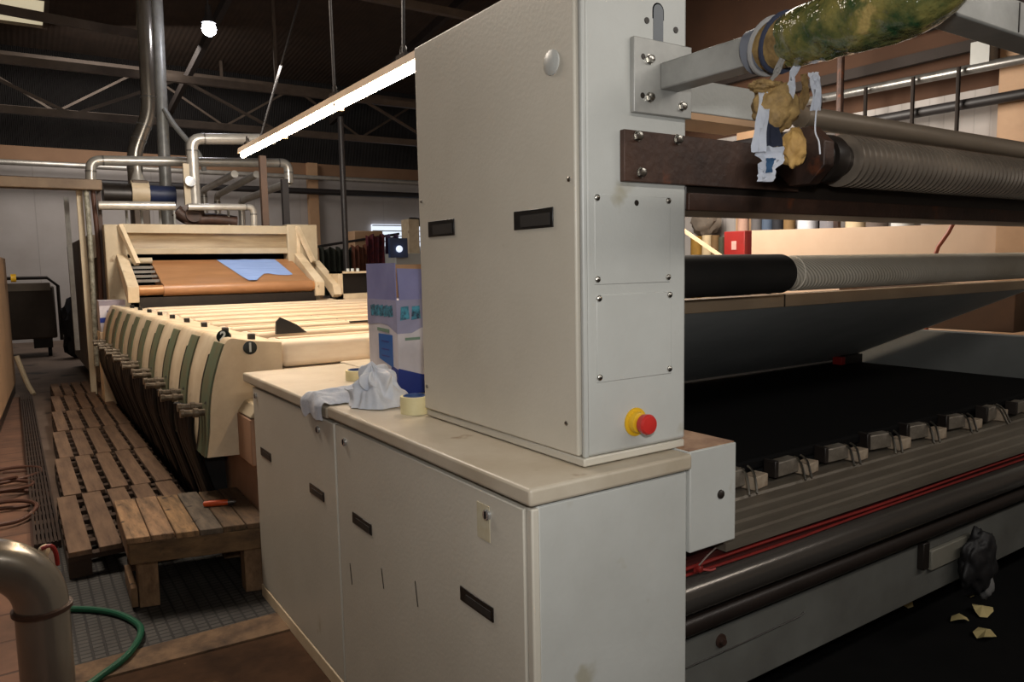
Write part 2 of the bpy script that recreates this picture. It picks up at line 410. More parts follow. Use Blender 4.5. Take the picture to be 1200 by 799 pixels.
# ---------------------------------------------------------------- tall cabinet
tc_ = T('tall_cabinet', 'tall cream steel control cabinet standing on the low cabinet, with red stop button', 'cabinet', (1.22, 1.69, 1.04))
MB().box(1.068, 1.384, 1.302, 2.082, 1.062, 2.155).build('body', M['cabg'], tc_, bevel=.009, seg=3)
MB().box(1.052, 1.069, 1.318, 2.08, 1.064, 2.152).build('door', M['cab'], tc_, bevel=.005)
MB().box(1.058, 1.072, 1.3, 1.313, 1.062, 2.155).build('edge_strip', M['cabg'], tc_, bevel=.004)
MB().box(1.058, 1.382, 1.303, 2.08, 1.041, 1.061).build('plinth', M['cab'], tc_, bevel=.004)
pull(tc_, 1.052, 1.939, 1.613, .155, .046); pull(tc_, 1.052, 1.479, 1.611, .16, .046)
MB().lathe((1.052, 1.398, 1.955), (-1, 0, 0), [(0, .029), (.003, .028), (.007, .02), (.009, .006)], 24).build('round_cap', M['cabg'], tc_)
for (y, z) in ((1.34, 1.69), (1.36, 1.135), (2.06, 1.135), (2.06, 1.7)): MB().screw((1.052, y, z), (-1, 0, 0), .006).build('door_screw', M['pinbolt'], tc_)
for n, (xa, xb, za, zb) in enumerate(((1.092, 1.327, 1.455, 1.656), (1.096, 1.332, 1.232, 1.432))):
    p = MB().box(xa, xb, 1.3, 1.305, za, zb).build('access_panel', M['cabg'], tc_, bevel=.0015)
    for x in (xa+.007, xb-.007):
        for z in (za+.012, zb-.008):
            MB().screw((x, 1.3, z), (0, -1, 0), .0075, .006).build('screw', M['pinbolt'], p)
e = MB().lathe((1.2135, 1.302, 1.127), (0, -1, 0), [(0, .034), (.003, .034), (.004, .026), (.018, .024), (.02, .02)], 28).build('stop_collar', M['yellow'], tc_)
MB().lathe((1.2135, 1.283, 1.127), (0, -1, 0), [(0, .014), (.008, .0155), (.010, .0225), (.026, .0245), (.032, .021), (.034, .01), (.034, .002)], 28).build('stop_button', M['red'], e)
sl = [(1.288+.0155*math.cos(a), 2.078+.0155*math.sin(a)) for a in [PI*k/10 for k in range(11)]]+[(1.2725, 2.0), (1.3035, 2.0)]
MB().prism(sl, 'xz', 1.3005, 1.304).build('slot', mat('slot_grey', (120, 124, 128), .5), tc_)
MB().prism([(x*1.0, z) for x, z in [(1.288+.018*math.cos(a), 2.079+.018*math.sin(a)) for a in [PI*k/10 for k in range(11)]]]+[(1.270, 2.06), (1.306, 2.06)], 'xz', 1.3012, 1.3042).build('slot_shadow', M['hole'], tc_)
for (x, z) in ((1.252, 2.052), (1.345, 2.045), (1.353, 1.885), (1.218, 1.64)):
    MB().lathe((x, 1.302, z), (0, -1, 0), [(0, .0075), (.002, .007), (.0021, .004)], 14).build('screw_hole', M['darksteel'], tc_)

# bracket arm with square tube and cross beam
ar = T('square_tube_frame', 'bare square steel tube bolted to the top of the tall cabinet', 'tube frame', (1.3, 1.0, 1.84))
MB().box(1.2, 1.385, 1.288, 1.3015, 1.842, 2.008).build('mounting_plate', M['galv'], ar, bevel=.002)
for (x, z) in ((1.247, 1.962), (1.247, 1.878), (1.345, 1.965), (1.352, 1.868)):
    MB().lathe((x, 1.288, z), (0, -1, 0), [(0, .012), (.002, .012), (.0021, .0095), (.010, .0095), (.011, .007)], 6).build('bolt', M['pinbolt'], ar)
for (x, z) in ((1.228, 1.966), (1.226, 1.88)):
    MB().lathe((x, 1.2885, z), (0, -1, 0), [(0, .007), (.001, .0068)], 12).build('bolt_hole', M['darksteel'], ar)
MB().box(1.281, 1.341, .70, 1.289, 1.899, 1.959).build('square_tube', M['galv'], ar, bevel=.004)
cb = MB().box(1.3415, 4.41, .70, .765, 1.925, 1.99).build('cross_beam', M['galv'], ar, bevel=.004)
MB().box(1.80, 1.803, .6985, .7, 1.93, 1.985).build('seam', M['darksteel'], cb)
MB().box(1.65, 1.653, .6985, .7, 1.93, 1.985).build('seam', M['darksteel'], cb)

pd = T('foam_sleeve', 'shiny green and yellow wrapped foam padding around the square steel arm', 'padding', (1.32, .85, 1.86))
prof = [(1.311, .965, 1.932), (1.311, .925, 1.933), (1.311, .86, 1.936), (1.312, .80, 1.937), (1.316, .75, 1.942), (1.322, .712, 1.954), (1.328, .686, 1.985), (1.33, .675, 2.05)]
m_ = MB().tube(prof, [.05, .057, .06, .063, .067, .067, .064], 32, smooth=8)
for v in m_.bm.verts:
    n = noise.noise(v.co*24)*.005+noise.noise(v.co*60)*.003
    v.co += Vector((n, 0, n))
m_.build('wrapped_foam', M['padding'], pd)
MB().tube([(1.311, 1.02, 1.93), (1.311, .96, 1.932)], [.045, .051], 24).build('tape_band', M['ragy'], pd)
MB().tube([(1.311, 1.05, 1.929), (1.311, 1.021, 1.93)], [.0445, .0455], 24).build('tape_band', mat('grey_tape', (120, 124, 134), .5), pd)
for k_, (dy, rr) in enumerate(((0, .052), (-.028, .0535))):
    bd = [(1.311+rr*math.cos(a), 1.005+dy-.02*math.sin(a+.6), 1.931+rr*math.sin(a)) for a in [2*PI*k/24 for k in range(25)]]
    MB().tube(bd, .005, 6).build('cloth_tie', (M['rag'], M['navy'])[k_ % 2] if k_ else mat('tie_grey', (150, 148, 146), .8), pd)

# rag bundle hanging from the arm
rg = T('rag_bundle', 'bundle of stained yellow, white and navy rags hanging from the wrapped arm', 'rag', (1.29, 1.0, 1.66))
def strip(pts, w, ux=(1, 0, 0), th=.003, wob=.006, seed=0):
    P = smoothpath(pts, 5); mb = MB(); R = []
    ux = Vector(ux)
    for i, p in enumerate(P):
        ww = w[0]+(w[-1]-w[0])*i/(len(P)-1)
        row = []
        for k in range(6):
            f = k/5-.5
            q = p+ux*(f*ww)+Vector((0, noise.noise(Vector((f*6+seed, i*.35, 1)))*wob, noise.noise(Vector((f*4, i*.4+seed, 7)))*wob*.5))
            row.append(mb.bm.verts.new(q))
        R.append(row)
    for a, b in zip(R, R[1:]):
        for k in range(5): mb.bm.faces.new((a[k], a[k+1], b[k+1], b[k]))
    bmesh.ops.solidify(mb.bm, geom=mb.bm.faces[:], thickness=th)
    return mb
US = (.83, -.55, 0)
MB().blob((1.30, .985, 1.805), (.052, .04, .047), 3, .22, 2.2, 4).build('upper_wad', M['ragy'], rg, smooth=120)
MB().blob((1.265, .985, 1.843), (.036, .022, .012), 5, .35, 3, 4).build('knot', M['ragy'], rg, smooth=120)
MB().blob((1.345, .975, 1.728), (.027, .022, .04), 8, .22, 2.2, 4).build('lower_wad', mat('pale_yellow_rag', (196, 158, 92), .7, col2=(140, 104, 54), scale=24, bump=.4, bscale=40), rg, smooth=120)
strip([(1.262, .985, 1.845), (1.25, .975, 1.80), (1.236, .972, 1.75), (1.23, .97, 1.712)], [.018, .03], US, seed=1).build('white_strip', M['rag'], rg)
strip([(1.28, .985, 1.84), (1.274, .972, 1.80), (1.27, .968, 1.76), (1.272, .966, 1.724)], [.012, .036], US, seed=2).build('navy_strip', M['navy'], rg)
strip([(1.245, .965, 1.722), (1.26, .962, 1.705), (1.25, .963, 1.68), (1.245, .965, 1.656)], [.06, .03], US, wob=.016, seed=4).build('frayed_end', M['rag'], rg)
strip([(1.25, .957, 1.70), (1.247, .957, 1.69), (1.246, .957, 1.672)], [.018, .012], US, seed=9).build('blue_print', mat('blue_print', (60, 100, 140), .8), rg)
strip([(1.325, .96, 1.955), (1.312, .945, 1.90), (1.305, .95, 1.86), (1.30, .955, 1.81)], [.02, .014], US, wob=.012, seed=6).build('loose_end', M['rag'], rg)
strip([(1.31, .965, 1.96), (1.29, .955, 1.92), (1.275, .96, 1.875), (1.262, .975, 1.845)], [.014, .012], US, wob=.01, seed=16).build('loose_end', mat('grey_rag', (176, 172, 166), .9), rg)
strip([(1.37, .95, 1.875), (1.372, .945, 1.85), (1.373, .945, 1.80)], [.022, .02], US, wob=.01, seed=11).build('loose_end', M['rag'], rg)
strip([(1.345, .955, 1.87), (1.345, .95, 1.84), (1.34, .955, 1.80)], [.016, .016], US, wob=.01, seed=13).build('loose_end', M['ragy'], rg)
MB().tube([(1.373, .944, 1.80), (1.372, .945, 1.76), (1.385, .945, 1.74), (1.39, .945, 1.715)], .0016, 6, smooth=4).build('string', M['rag'], rg)

# ---------------------------------------------------------------- spreader roller, beam, bars
rb = T('roller_bracket', 'rusty brown steel bar bolted to the tall cabinet, carrying the grooved roller', 'bracket', (1.6, 1.29, 1.62))
MB().box(1.168, 1.80, 1.286, 1.3015, 1.686, 1.801).build('flat_bar', M['rust'], rb, bevel=.002)
for (x, z) in ((1.207, 1.788), (1.335, 1.79), (1.217, 1.707)):
    MB().lathe((x, 1.286, z), (0, -1, 0), [(0, .013), (.003, .013), (.0031, .0098), (.012, .0098), (.013, .007)], 6).build('bolt', M['pinbolt'], rb)
MB().box(1.39, 4.415, 1.31, 1.50, 1.628, 1.76).build('box_beam', M['darksteel'], rb, bevel=.004)
MB().box(1.39, 4.415, 1.30, 1.31, 1.628, 1.67).build('beam_flange', M['rust'], rb, bevel=.002)

ro = T('grooved_roller', 'dark steel spreader roller with spiral grooves, level with the rag bundle', 'roller', (3, 1.22, 1.69))
AX = 1.215; AZ = 1.765
oc = [(AX+.078*math.cos(a), AZ+.078*math.sin(a)) for a in [PI/8+PI/4*k for k in range(8)]]
MB().prism(oc, 'yz', 1.70, 1.74).build('bearing_flange', M['rust'], ro, bevel=.003)
MB().lathe((1.74, AX, AZ), (1, 0, 0), [(0, .055), (.03, .055), (.032, .04), (.05, .04)], 28).build('bearing', M['darksteel'], ro)
MB().lathe((1.62, AX, AZ), (1, 0, 0), [(0, .02), (.004, .024), (.08, .024)], 20).build('stub_shaft', M['darksteel'], ro)
MB().lathe((1.78, AX, AZ), (1, 0, 0), [(0, .062), (.045, .062), (.05, .06), (.052, .045), (.09, .045)], 30).build('end_collar', M['darksteel'], ro)
pf = []; x = 0
while x < 2.52:
    pf += [(x, .053), (x+.005, .069), (x+.013, .069), (x+.018, .053)]; x += .0265
MB().lathe((1.87, AX, AZ), (1, 0, 0), pf, 36).build('spiral_sleeve', mat('groove_steel', (150, 138, 124), .25, .5, col2=(110, 100, 90), scale=4), ro, smooth=30)

MB().lathe((1.99, 1.42, 1.925), (1, 0, 0), [(0, .033), (2.42, .033)], 28).top('guide_bar', mat('dull_bar', (140, 126, 110), .4, .3, col2=(112, 100, 86), scale=3, stretch=(.4, 5, 5)), 'plain dull steel tube just above and behind the grooved roller', 'roller')
hb = T('hood_beam', 'pale grey box beam end behind the rags, beside the tall cabinet', 'beam', (2.0, 1.75, 1.9))
MB().box(1.392, 2.02, 1.58, 1.73, 1.94, 2.035).build('beam', M['cabg'], hb, bevel=.003)
MB().box(1.392, 2.02, 1.582, 1.728, 1.92, 1.939).build('tan_edge', M['tan'], hb)

# cloth wound roller
wr = T('cloth_roller', 'roller wound with pale cloth and a dark sleeve at its left end', 'roller', (2.9, 1.62, 1.40))
MB().lathe((1.40, 1.62, 1.458), (1, 0, 0), [(0, .05), (.78, .05), (3.015, .05)], 32).build('core', M['darksteel'], wr)
MB().lathe((1.41, 1.62, 1.458), (1, 0, 0), [(0, .066), (.76, .066), (.772, .062), (.775, .052)], 40).build('dark_sleeve', M['sleeve'], wr)
MB().lathe((2.19, 1.62, 1.458), (1, 0, 0), [(0, .058), (.04, .058), (.042, .061), (2.2, .061), (2.2, .05)], 40).build('wound_cloth', M['fabric'], wr)

# chute
ch = T('feed_chute', 'long dark grey sloping sheet metal chute with a pale front lip, below the cloth roller', 'chute', (2.9, 2.1, .92))
MB().prism([(1.735, 1.335), (1.743, 1.328), (2.75, .882), (2.75, .892)], 'yz', 1.42, 4.33).build('sheet', M['under'], ch)
lip = MB().box(1.42, 4.33, 1.725, 1.80, 1.334, 1.379).build('front_lip', mat('lip_paint', (158, 138, 114), .5, col2=(134, 114, 92), scale=3), ch, bevel=.002)
MB().box(2.34, 2.346, 1.723, 1.801, 1.335, 1.3805).build('seam', M['darksteel'], lip)
MB().prism([(1.735, 1.33), (1.76, 1.328), (2.75, .892), (2.75, .882)], 'yz', 4.322, 4.336).build('edge_strip', M['cabg'], ch)

# belt
MB().prism([(1.58, 1.53), (4.34, 1.53), (4.34, 3.6), (1.98, 3.6), (1.98, 2.7), (1.58, 2.7)], 'xy', .835, .872).top('printing_belt', M['belt'], 'wide flat black printing belt under the sloping grey chute', 'conveyor belt', bevel=.01)

# tray, clamps
tray = MB()
pr = [(1.295, .735), (1.295, .757), (1.32, .757), (1.323, .764), (1.36, .768), (1.363, .776), (1.40, .78), (1.403, .788), (1.445, .793), (1.45, .80), (1.528, .80), (1.528, .735)]
tray.prism(pr, 'yz', 1.53, 4.34).top('edge_rail', M['alu'], 'dull ribbed aluminium rail along the near edge of the black belt', 'rail')
def make_clamp():
    t = T('belt_clamp', '', 'clamp', (0, 0, 0), 'clamps along the belt edge')
    MB().box(-.11, .005, -.012, .03, 0, .055).build('clamp_body', mat('clamp_metal', (150, 142, 130), .5, .5, col2=(96, 86, 74), scale=14, amt=.7), t, bevel=.004)
    MB().box(.012, .09, -.035, .015, -.012, .03, ('Z', .15)).build('paper_flag', mat('taped_block', (164, 148, 128), .7, col2=(110, 88, 68), scale=20), t, bevel=.004)
    MB().box(-.128, -.11, -.016, .03, .002, .065).build('jaw', M['darksteel'], t, bevel=.003)
    for dx in (0, .035):
        MB().tube([(dx-.005, .0, .056), (dx-.012, -.03, .04), (dx-.045, -.068, -.008)], .0042, 7, smooth=3).build('spring_wire', M['pinbolt'], t)
    return t
c0 = make_clamp()
names = ['beside the cream housing, leftmost in the row', 'second from the cream housing', 'third from the cream housing', 'fourth from the cream housing', 'fifth from the cream housing', 'sixth from the cream housing', 'seventh from the cream housing', 'eighth from the cream housing', 'ninth from the cream housing']
for i in range(9):
    lb = 'taped wire clamp on the near belt edge, '+names[i]
    loc = (1.84+.27*i+random.uniform(-.012, .012), 1.497, .8135)
    if i == 0: c0.location = loc; c0['label'] = lb
    else:
        c = dup(c0, loc, lb); c.rotation_euler.z = random.uniform(-.14, .14); c.scale = (1, 1, random.uniform(.85, 1.15))

# red wires
MB().box(1.36, 4.38, 1.325, 1.36, .66, .73).top('red_channel', mat('dark_red_strip', (70, 20, 16), .6), 'dark red painted strip between the aluminium rail and the steel shaft', 'strip')
MB().tube([(1.352, 1.316, .712), (1.7, 1.314, .716), (2.3, 1.316, .709), (3.0, 1.314, .716), (4.38, 1.316, .714)], .005, 8, smooth=6).top('red_cable', M['redwire'], 'upper thin red cable running above the steel shaft', 'cable')
MB().tube([(1.352, 1.31, .70), (1.8, 1.308, .696), (2.4, 1.31, .70), (4.38, 1.308, .698)], .004, 8, smooth=6).top('red_cable', M['redwire'], 'lower thin red cable running closest above the steel shaft', 'cable')
rt = T('red_tag_cord', 'short pale cord with red tie at the corner of the low cabinet', 'cord', (1.43, 1.29, .70))
MB().tube([(1.425, 1.30, .716), (1.46, 1.295, .742), (1.49, 1.294, .756)], .0022, 6, smooth=3).build('pale_cord', mat('pale_cord', (120, 104, 96), .7), rt)
MB().blob((1.43, 1.298, .712), (.014, .01, .01), 2, .5, 3, 2).build('knot', M['redwire'], rt)
MB().tube([(1.43, 1.298, .712), (1.47, 1.295, .70), (1.49, 1.295, .70)], .0028, 6, smooth=3).build('red_tail', mat('pink_tie', (170, 70, 66), .6), rt)

# steel shaft
sh = T('steel_shaft', 'polished steel guide shaft running right from the low cabinet corner', 'roller', (2.9, 1.32, .60))
MB().lathe((1.352, 1.325, .64), (1, 0, 0), [(0, .05), (3.06, .05)], 48).build('shaft', M['shaft'], sh)
MB().box(1.36, 4.4, 1.38, 1.43, .48, .70).top('roller_trough', M['darksteel'], 'dark trough plate behind and below the polished steel shaft', 'trough', bevel=.01)
MB().lathe((1.36, 1.345, .54), (1, 0, 0), [(0, .03), (3.04, .03)], 20).top('pressure_bar', mat('dark_bar', (46, 38, 34), .35, .3), 'thin dark bar directly under the polished steel shaft', 'bar')

# machine frame
mf = T('belt_machine', 'printing machine infeed with a grey steel base beam above the black floor', 'machine', (2.9, 1.35, .0))
MB().box(1.352, 4.42, 1.37, 1.44, .272, .474).build('front_beam', mat('frame_grey', (102, 102, 97), .5, col2=(78, 76, 71), scale=3, amt=.5), mf, bevel=.004)
MB().tube([(1.352, 1.368, .40), (1.7, 1.367, .402), (1.96, 1.367, .407), (1.98, 1.367, .415)], .002, 6).build('scratch_line', M['darksteel'], mf)
kn = MB().lathe((1.60, 1.37, .437), (0, -1, 0), [(0, .02), (.004, .02), (.005, .01), (.016, .009)], 16).build('drain_plug', M['rust'], mf)
MB().box(2.71, 3.05, 1.352, 1.37, .37, .445).build('cover_box', mat('frame_grey_box', (128, 124, 112), .5), mf, bevel=.004)
MB().box(2.64, 2.68, 1.345, 1.37, .39, .49).build('latch', M['darksteel'], mf, bevel=.004)
MB().box(4.40, 4.46, 1.0, 3.4, .05, 1.085).build('side_panel', mat('inner_panel', (112, 114, 112), .6, col2=(92, 94, 92), scale=2), mf, bevel=.004)
MB().box(4.42, 4.75, .9, 1.72, 0, 2.15).build('end_column', M['cabg'], mf, bevel=.006)
MB().prism([(1.6, 1.55), (4.39, 1.55), (4.39, 3.58), (2.0, 3.58), (2.0, 2.68), (1.6, 2.68)], 'xy', .35, .834).build('belt_bed', mat('bed_black', (18, 18, 18), .9), mf)
for x in (1.5, 4.2): MB().box(x, x+.15, 1.45, 1.54, 0, .40).build('foot', M['darksteel'], mf)
MB().box(4.5, 5.3, 1.86, 2.9, 1.09, 1.33).top('brown_bin', mat('brown_bin', (84, 56, 34), .7, col2=(66, 44, 26), scale=3), 'brown box standing beyond the right end of the sloping chute', 'box', bevel=.005)
rbx = T('junction_box', 'small dark box with a red end at the far right corner of the belt', 'box', (4.2, 2.65, .872))
MB().box(4.15, 4.33, 2.62, 2.68, .873, .925).build('body', M['darksteel'], rbx, bevel=.003)
MB().box(4.11, 4.15, 2.62, 2.68, .873, .92).build('red_end', M['redcab'], rbx, bevel=.003)

# stand and dark cloth on the floor at the right
tp = T('dark_bundle', 'dark folded plastic bundle hanging on the base beam at the right edge', 'bundle', (3.0, 1.3, .2))
MB().blob((2.98, 1.318, .35), (.11, .045, .12), 4, .3, 2.4, 4).build('bundle', mat('dark_sheet', (24, 22, 23), .6, col2=(14, 13, 14), scale=8), tp, smooth=120)
MB().blob((3.05, 1.32, .24), (.03, .03, .05), 7, .3, 3).build('pale_end', mat('pale_plastic', (120, 118, 116), .6), tp, smooth=120)
for i, (x, y, s) in enumerate(((3.10, 1.655, .05), (3.30, 1.435, .055), (3.10, 1.33, .05), (3.16, 1.46, .045), (3.44, 1.53, .03))):
    mb = MB(); n = 9; ring = []
    for k in range(n):
        a = 2*PI*k/n; r = s*(.6+.5*random.random())
        ring.append(mb.bm.verts.new((x+r*math.cos(a), y+r*math.sin(a)*.8, .012+.03*random.random())))
    c = mb.bm.verts.new((x, y, .02+s*.5))
    for k in range(n): mb.bm.faces.new((ring[k], ring[(k+1) % n], c))
    mb.top('paper_scrap', M['scrap'], 'crumpled yellowish paper scrap on the black floor, '+('closest to the base beam', 'largest of the group at the right', 'nearest the camera', 'between the largest and the nearest one', 'smallest, farthest right')[i], 'paper scrap', 'paper scraps on the floor', smooth=20)

# ---------------------------------------------------------------- things on the low cabinets
cx = T('carton', 'open printed carton with lavender flaps and blue corner, standing behind the tall cabinet', 'carton', (1.34, 2.63, 1.036))
X0, X1, Y0, Y1, Z0, Z1 = 1.163, 1.54, 2.50, 2.765, 1.037, 1.385
MB().box(X0, X1, Y0, Y1, Z0, Z1).build('box', M['cartonw'], cx, bevel=.003)
MB().box(X0-.001, X0+.003, Y0+.004, Y1-.002, Z1, 1.52).build('flap', M['cartonl'], cx)
MB().prism([(X0+.012, Z1), (X1, Z1), (X1, 1.485), (X0+.006, 1.50)], 'xz', Y0+.0, Y0+.004).build('flap', M['cartonl'], cx)
MB().box(X0+.02, X1, Y1-.03, Y1-.026, Z1, 1.515).build('flap', M['carton'], cx)
# printed shapes: left face (x = X0) and near face (y = Y0)
def lf(pts, m, name='print_patch', d=.0015): MB().prism(pts, 'yz', X0-d, X0).build(name, m, cx)
def nf(pts, m, name='print_patch', d=.0015): MB().prism(pts, 'xz', Y0-d, Y0).build(name, m, cx)
pale = mat('carton_pale_band', (158, 156, 186), .6)
lf([(Y0, 1.385), (Y1, 1.385), (Y1, 1.285), (Y0+.15, 1.295), (Y0+.08, 1.29), (Y0, 1.262)], pale, 'lavender_band')
nf([(X0, 1.385), (X1, 1.385), (X1, 1.29), (1.26, 1.28), (1.22, 1.262), (X0, 1.262)], pale, 'lavender_band')
for i in range(5):
    y = Y0+.05+.04*i; lf([(y-.02, 1.325), (y+.018, 1.32), (y+.022, 1.36), (y-.014, 1.366)], M['cartont'], 'picture', .0025)
for i in range(4):
    x = X0+.03+.045*i; nf([(x-.018, 1.31), (x+.02, 1.315), (x+.016, 1.362), (x-.014, 1.36)], M['cartont'], 'picture', .0025)
lf([(Y0+.045, 1.135), (Y0+.165, 1.16), (Y0+.165, 1.255), (Y0+.045, 1.255)], M['cartonm'], 'blue_panel', .0025)
for z in (1.225, 1.195, 1.17): lf([(Y0+.07, z), (Y0+.14, z), (Y0+.14, z+.006), (Y0+.07, z+.006)], M['cartonb'], 'print_line', .003)
lf([(Y0+.07, 1.262), (Y0+.175, 1.266), (Y0+.175, 1.278), (Y0+.07, 1.275)], M['cartong'], 'print_line', .0025)
nf([(X0+.03, 1.236), (X0+.09, 1.236), (X0+.09, 1.246), (X0+.03, 1.246)], M['cartong'], 'print_line', .0025)
lf([(Y0, 1.037), (Y0+.09, 1.037), (Y0+.055, 1.14), (Y0, 1.13)], M['cartonb'], 'blue_wedge', .002)
nf([(X0, 1.037), (X1, 1.037), (X1, 1.08), (1.26, 1.105), (X0, 1.135)], M['cartonb'], 'blue_wedge', .002)

def tape_roll(x, y, z, r, h, label):
    t = T('tape_roll', label, 'tape roll', (x, y, z), 'rolls of tape on the low cabinets')
    MB().lathe((x, y, z), (0, 0, 1), [(0, r*.8), (0, r), (h, r), (h, r*.8), (0, r*.8)], 36, caps=False).build('tape', M['tape'], t, smooth=40)
    MB().lathe((x, y, z+.001), (0, 0, 1), [(0, r*.72), (0, r*.8), (h+.001, r*.8), (h+.001, r*.72), (0, r*.72)], 36, caps=False).build('core', M['tapeblue'], t, smooth=40)
    return t
tape_roll(1.055, 2.155, 1.038, .046, .055, 'cream roll of packing tape with a blue core, beside the tall cabinet')
tape_roll(1.20, 2.99, 1.034, .05, .042, 'cream roll of tape half hidden behind the white rag')

# white rag: heap with a peak and a tail hanging over the edge
rag = MB()
def patch(rows, close=False):
    for a, b in zip(rows, rows[1:]):
        n_ = len(a)
        for k in range(n_ if close else n_-1): rag.bm.faces.new((a[k], a[(k+1) % n_], b[(k+1) % n_], b[k]))
rows = []                                                   # the upright heap, gathered in folds towards its peak
NT = 72
for i in range(15):
    q = i/14; row = []
    for j in range(NT):
        th = 2*PI*j/NT
        d = Vector((math.cos(th), math.sin(th), 0))
        r = .088*(1+.30*math.cos(th-.3)**2)*(1+.22*noise.noise(d*1.8+Vector((3, 1, 0)))) + .012*noise.noise(d*5+Vector((0, 7, 2)))
        fold = (abs(noise.noise(d*2.6+Vector((1, 4, q*2.2))))-.22)*.085*math.sin(PI*min(1, q*1.1))+.03*noise.noise(Vector((d.x*1.5, d.y*1.5, q*5)))*math.sin(PI*q)
        rr = max(.003, r*q**.9+fold)
        c_ = Vector((1.005+.02*q, 2.375-.012*q, 0))
        h_ = .135*(1-q)**.85+.05*noise.noise(Vector((d.x*1.8+2, d.y*1.8, q*3.5)))*math.sin(PI*q)+.012*(1-q*q)
        z = 1.0405+max(0, h_)
        row.append(rag.bm.verts.new((c_.x+d.x*rr, c_.y+d.y*rr, z)))
    rows.append(row)
patch(rows, True)
rows = []                                                   # the flat tail drawn over the edge of the farther lid
for i in range(30):
    f = i/29; row = []
    if f < .2: x, zb = .8615-.002*math.sin(f*9), .982+.058*(f/.2)
    else: x, zb = .8615+(f-.2)/.8*.165, 1.0405
    ya = 2.472+.01*math.sin(f*14)-.06*f; yb = 2.70-.15*f+.018*math.sin(f*11)
    for j in range(18):
        u = j/17
        bul = math.sin(PI*u)**.8*(.016+.038*f)+abs(noise.noise(Vector((f*3.5, u*4+f*3, 8))))*.022
        y_ = ya+(yb-ya)*u
        if f < .2: row.append(rag.bm.verts.new((x-.006*math.sin(PI*u*3)-bul*.25, y_, zb-.018*noise.noise(Vector((u*6, 1, 2)))*(1-f/.2)+bul*f/.2*.5)))
        else: row.append(rag.bm.verts.new((x, y_, zb+bul)))
    rows.append(row)
patch(rows)
rag.top('white_rag', M['rag'], 'crumpled white cloth rag lying over the lid edge in front of the carton', 'rag', smooth=180, sub=1)

# ---------------------------------------------------------------- printing heads
nzm = mat('nozzle_metal', (132, 118, 100), .35, .5, col2=(84, 72, 58), scale=30, amt=.8)
def make_head():
    t = T('print_head', '', 'print head', (0, 0, 0), 'rotary print heads in a row')
    cur = [(p[0], p[1]) for p in smoothpath([(.125, 1.17, 0), (.092, 1.158, 0), (.058, 1.08, 0), (.02, .955, 0), (0, .835, 0), (-.012, .70, 0), (-.03, .59, 0)], 4)]
    MB().prism([(.36, .995), (.36, 1.135), (.20, 1.152)]+cur+[(.20, .58)], 'xz', 0, .562).build('end_cover', M['dirty'], t, smooth=30)
    lo_ = [p for p in cur if p[1] < 1.145]
    MB().prism([(x-.009, z) for x, z in lo_]+[(x+.005, z) for x, z in lo_[::-1]], 'xz', .012, .20).build('green_strip', M['greenstrip'], t, smooth=30)
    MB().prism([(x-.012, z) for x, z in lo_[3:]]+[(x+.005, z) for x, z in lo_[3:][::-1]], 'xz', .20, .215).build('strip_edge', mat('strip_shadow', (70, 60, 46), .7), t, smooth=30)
    MB().box(.362, 3.2, .01, .33, 1.0, 1.135).build('cross_beam', M['table'], t, bevel=.03, seg=4)
    MB().box(.362, 3.2, .345, .43, 1.03, 1.085).build('cloth_guide', mat('gap_shadow_tan', (150, 122, 92), .5, col2=(120, 96, 70), scale=3), t, bevel=.008)  # brown shadow between the beams is put into the guide's colour
    MB().box(.362, 3.2, .47, .545, 1.05, 1.149).build('squeegee_rail', mat('stripe_rail_tan', (232, 212, 184), .45, col2=(206, 182, 152), scale=3, stretch=(.5, 3, 2)), t, bevel=.015)  # toned darker than the beam to paint the stripes of the shaded gaps
    MB().box(.40, 3.15, .17, .25, 1.13, 1.141).build('gap_stripe', mat('gap_stripe_tan', (222, 196, 164), .5, col2=(196, 166, 132), scale=3, stretch=(.5, 3, 2)), t, bevel=.004)  # thin strip added on the beam top as a painted dark gap stripe
    k = MB().lathe((.25, .15, 1.143), (0, 0, 1), [(0, .02), (.03, .02), (.034, .016)], 14).build('black_knob', M['pull'], t)
    nz = []
    for dy in (.10, .17):
        q = MB().lathe((.01, dy, .80+.02*(dy > .12)), (-1, 0, .05), [(0, .018), (.05, .018), (.052, .024), (.075, .024), (.077, .017), (.115, .017), (.117, .021), (.135, .021)], 16).build('nozzle', nzm, t)
    MB().bar((-.01, .08, .845), (.03, .06, .90), .012).build('valve_lever', M['steel'], t)
    for j in range(6):
        y = .23+.065*j; d = random.uniform(-.02, .02)
        MB().tube([(-.05-.012*(j % 2), y, .79), (-.045+d*.3, y+.03+d*.4, .62), (.03+d*.6, y+.10+d, .38), (.10+d*.3, y+.16+d, .14), (.13, y+.18+d*.5, .02)], .019, 8, smooth=4).build('black_hose', M['cord'], t)
    MB().prism([(-.005, .62), (.05, .42), (.13, .15), (.148, 0), (.16, 0), (.14, .5), (.06, .62)], 'xz', .42, .985).build('dark_filler', M['rubber'], t)  # dark sheet added behind the hoses to fill the black between them
    return t
h0 = make_head()
ordn = ['nearest of the row, with the badge 1', 'second of the row, with the badge 2', 'third from the near end', 'fourth from the near end', 'fifth from the near end', 'fourth from the far end', 'third from the far end', 'second from the far end', 'farthest, beside the small carton']
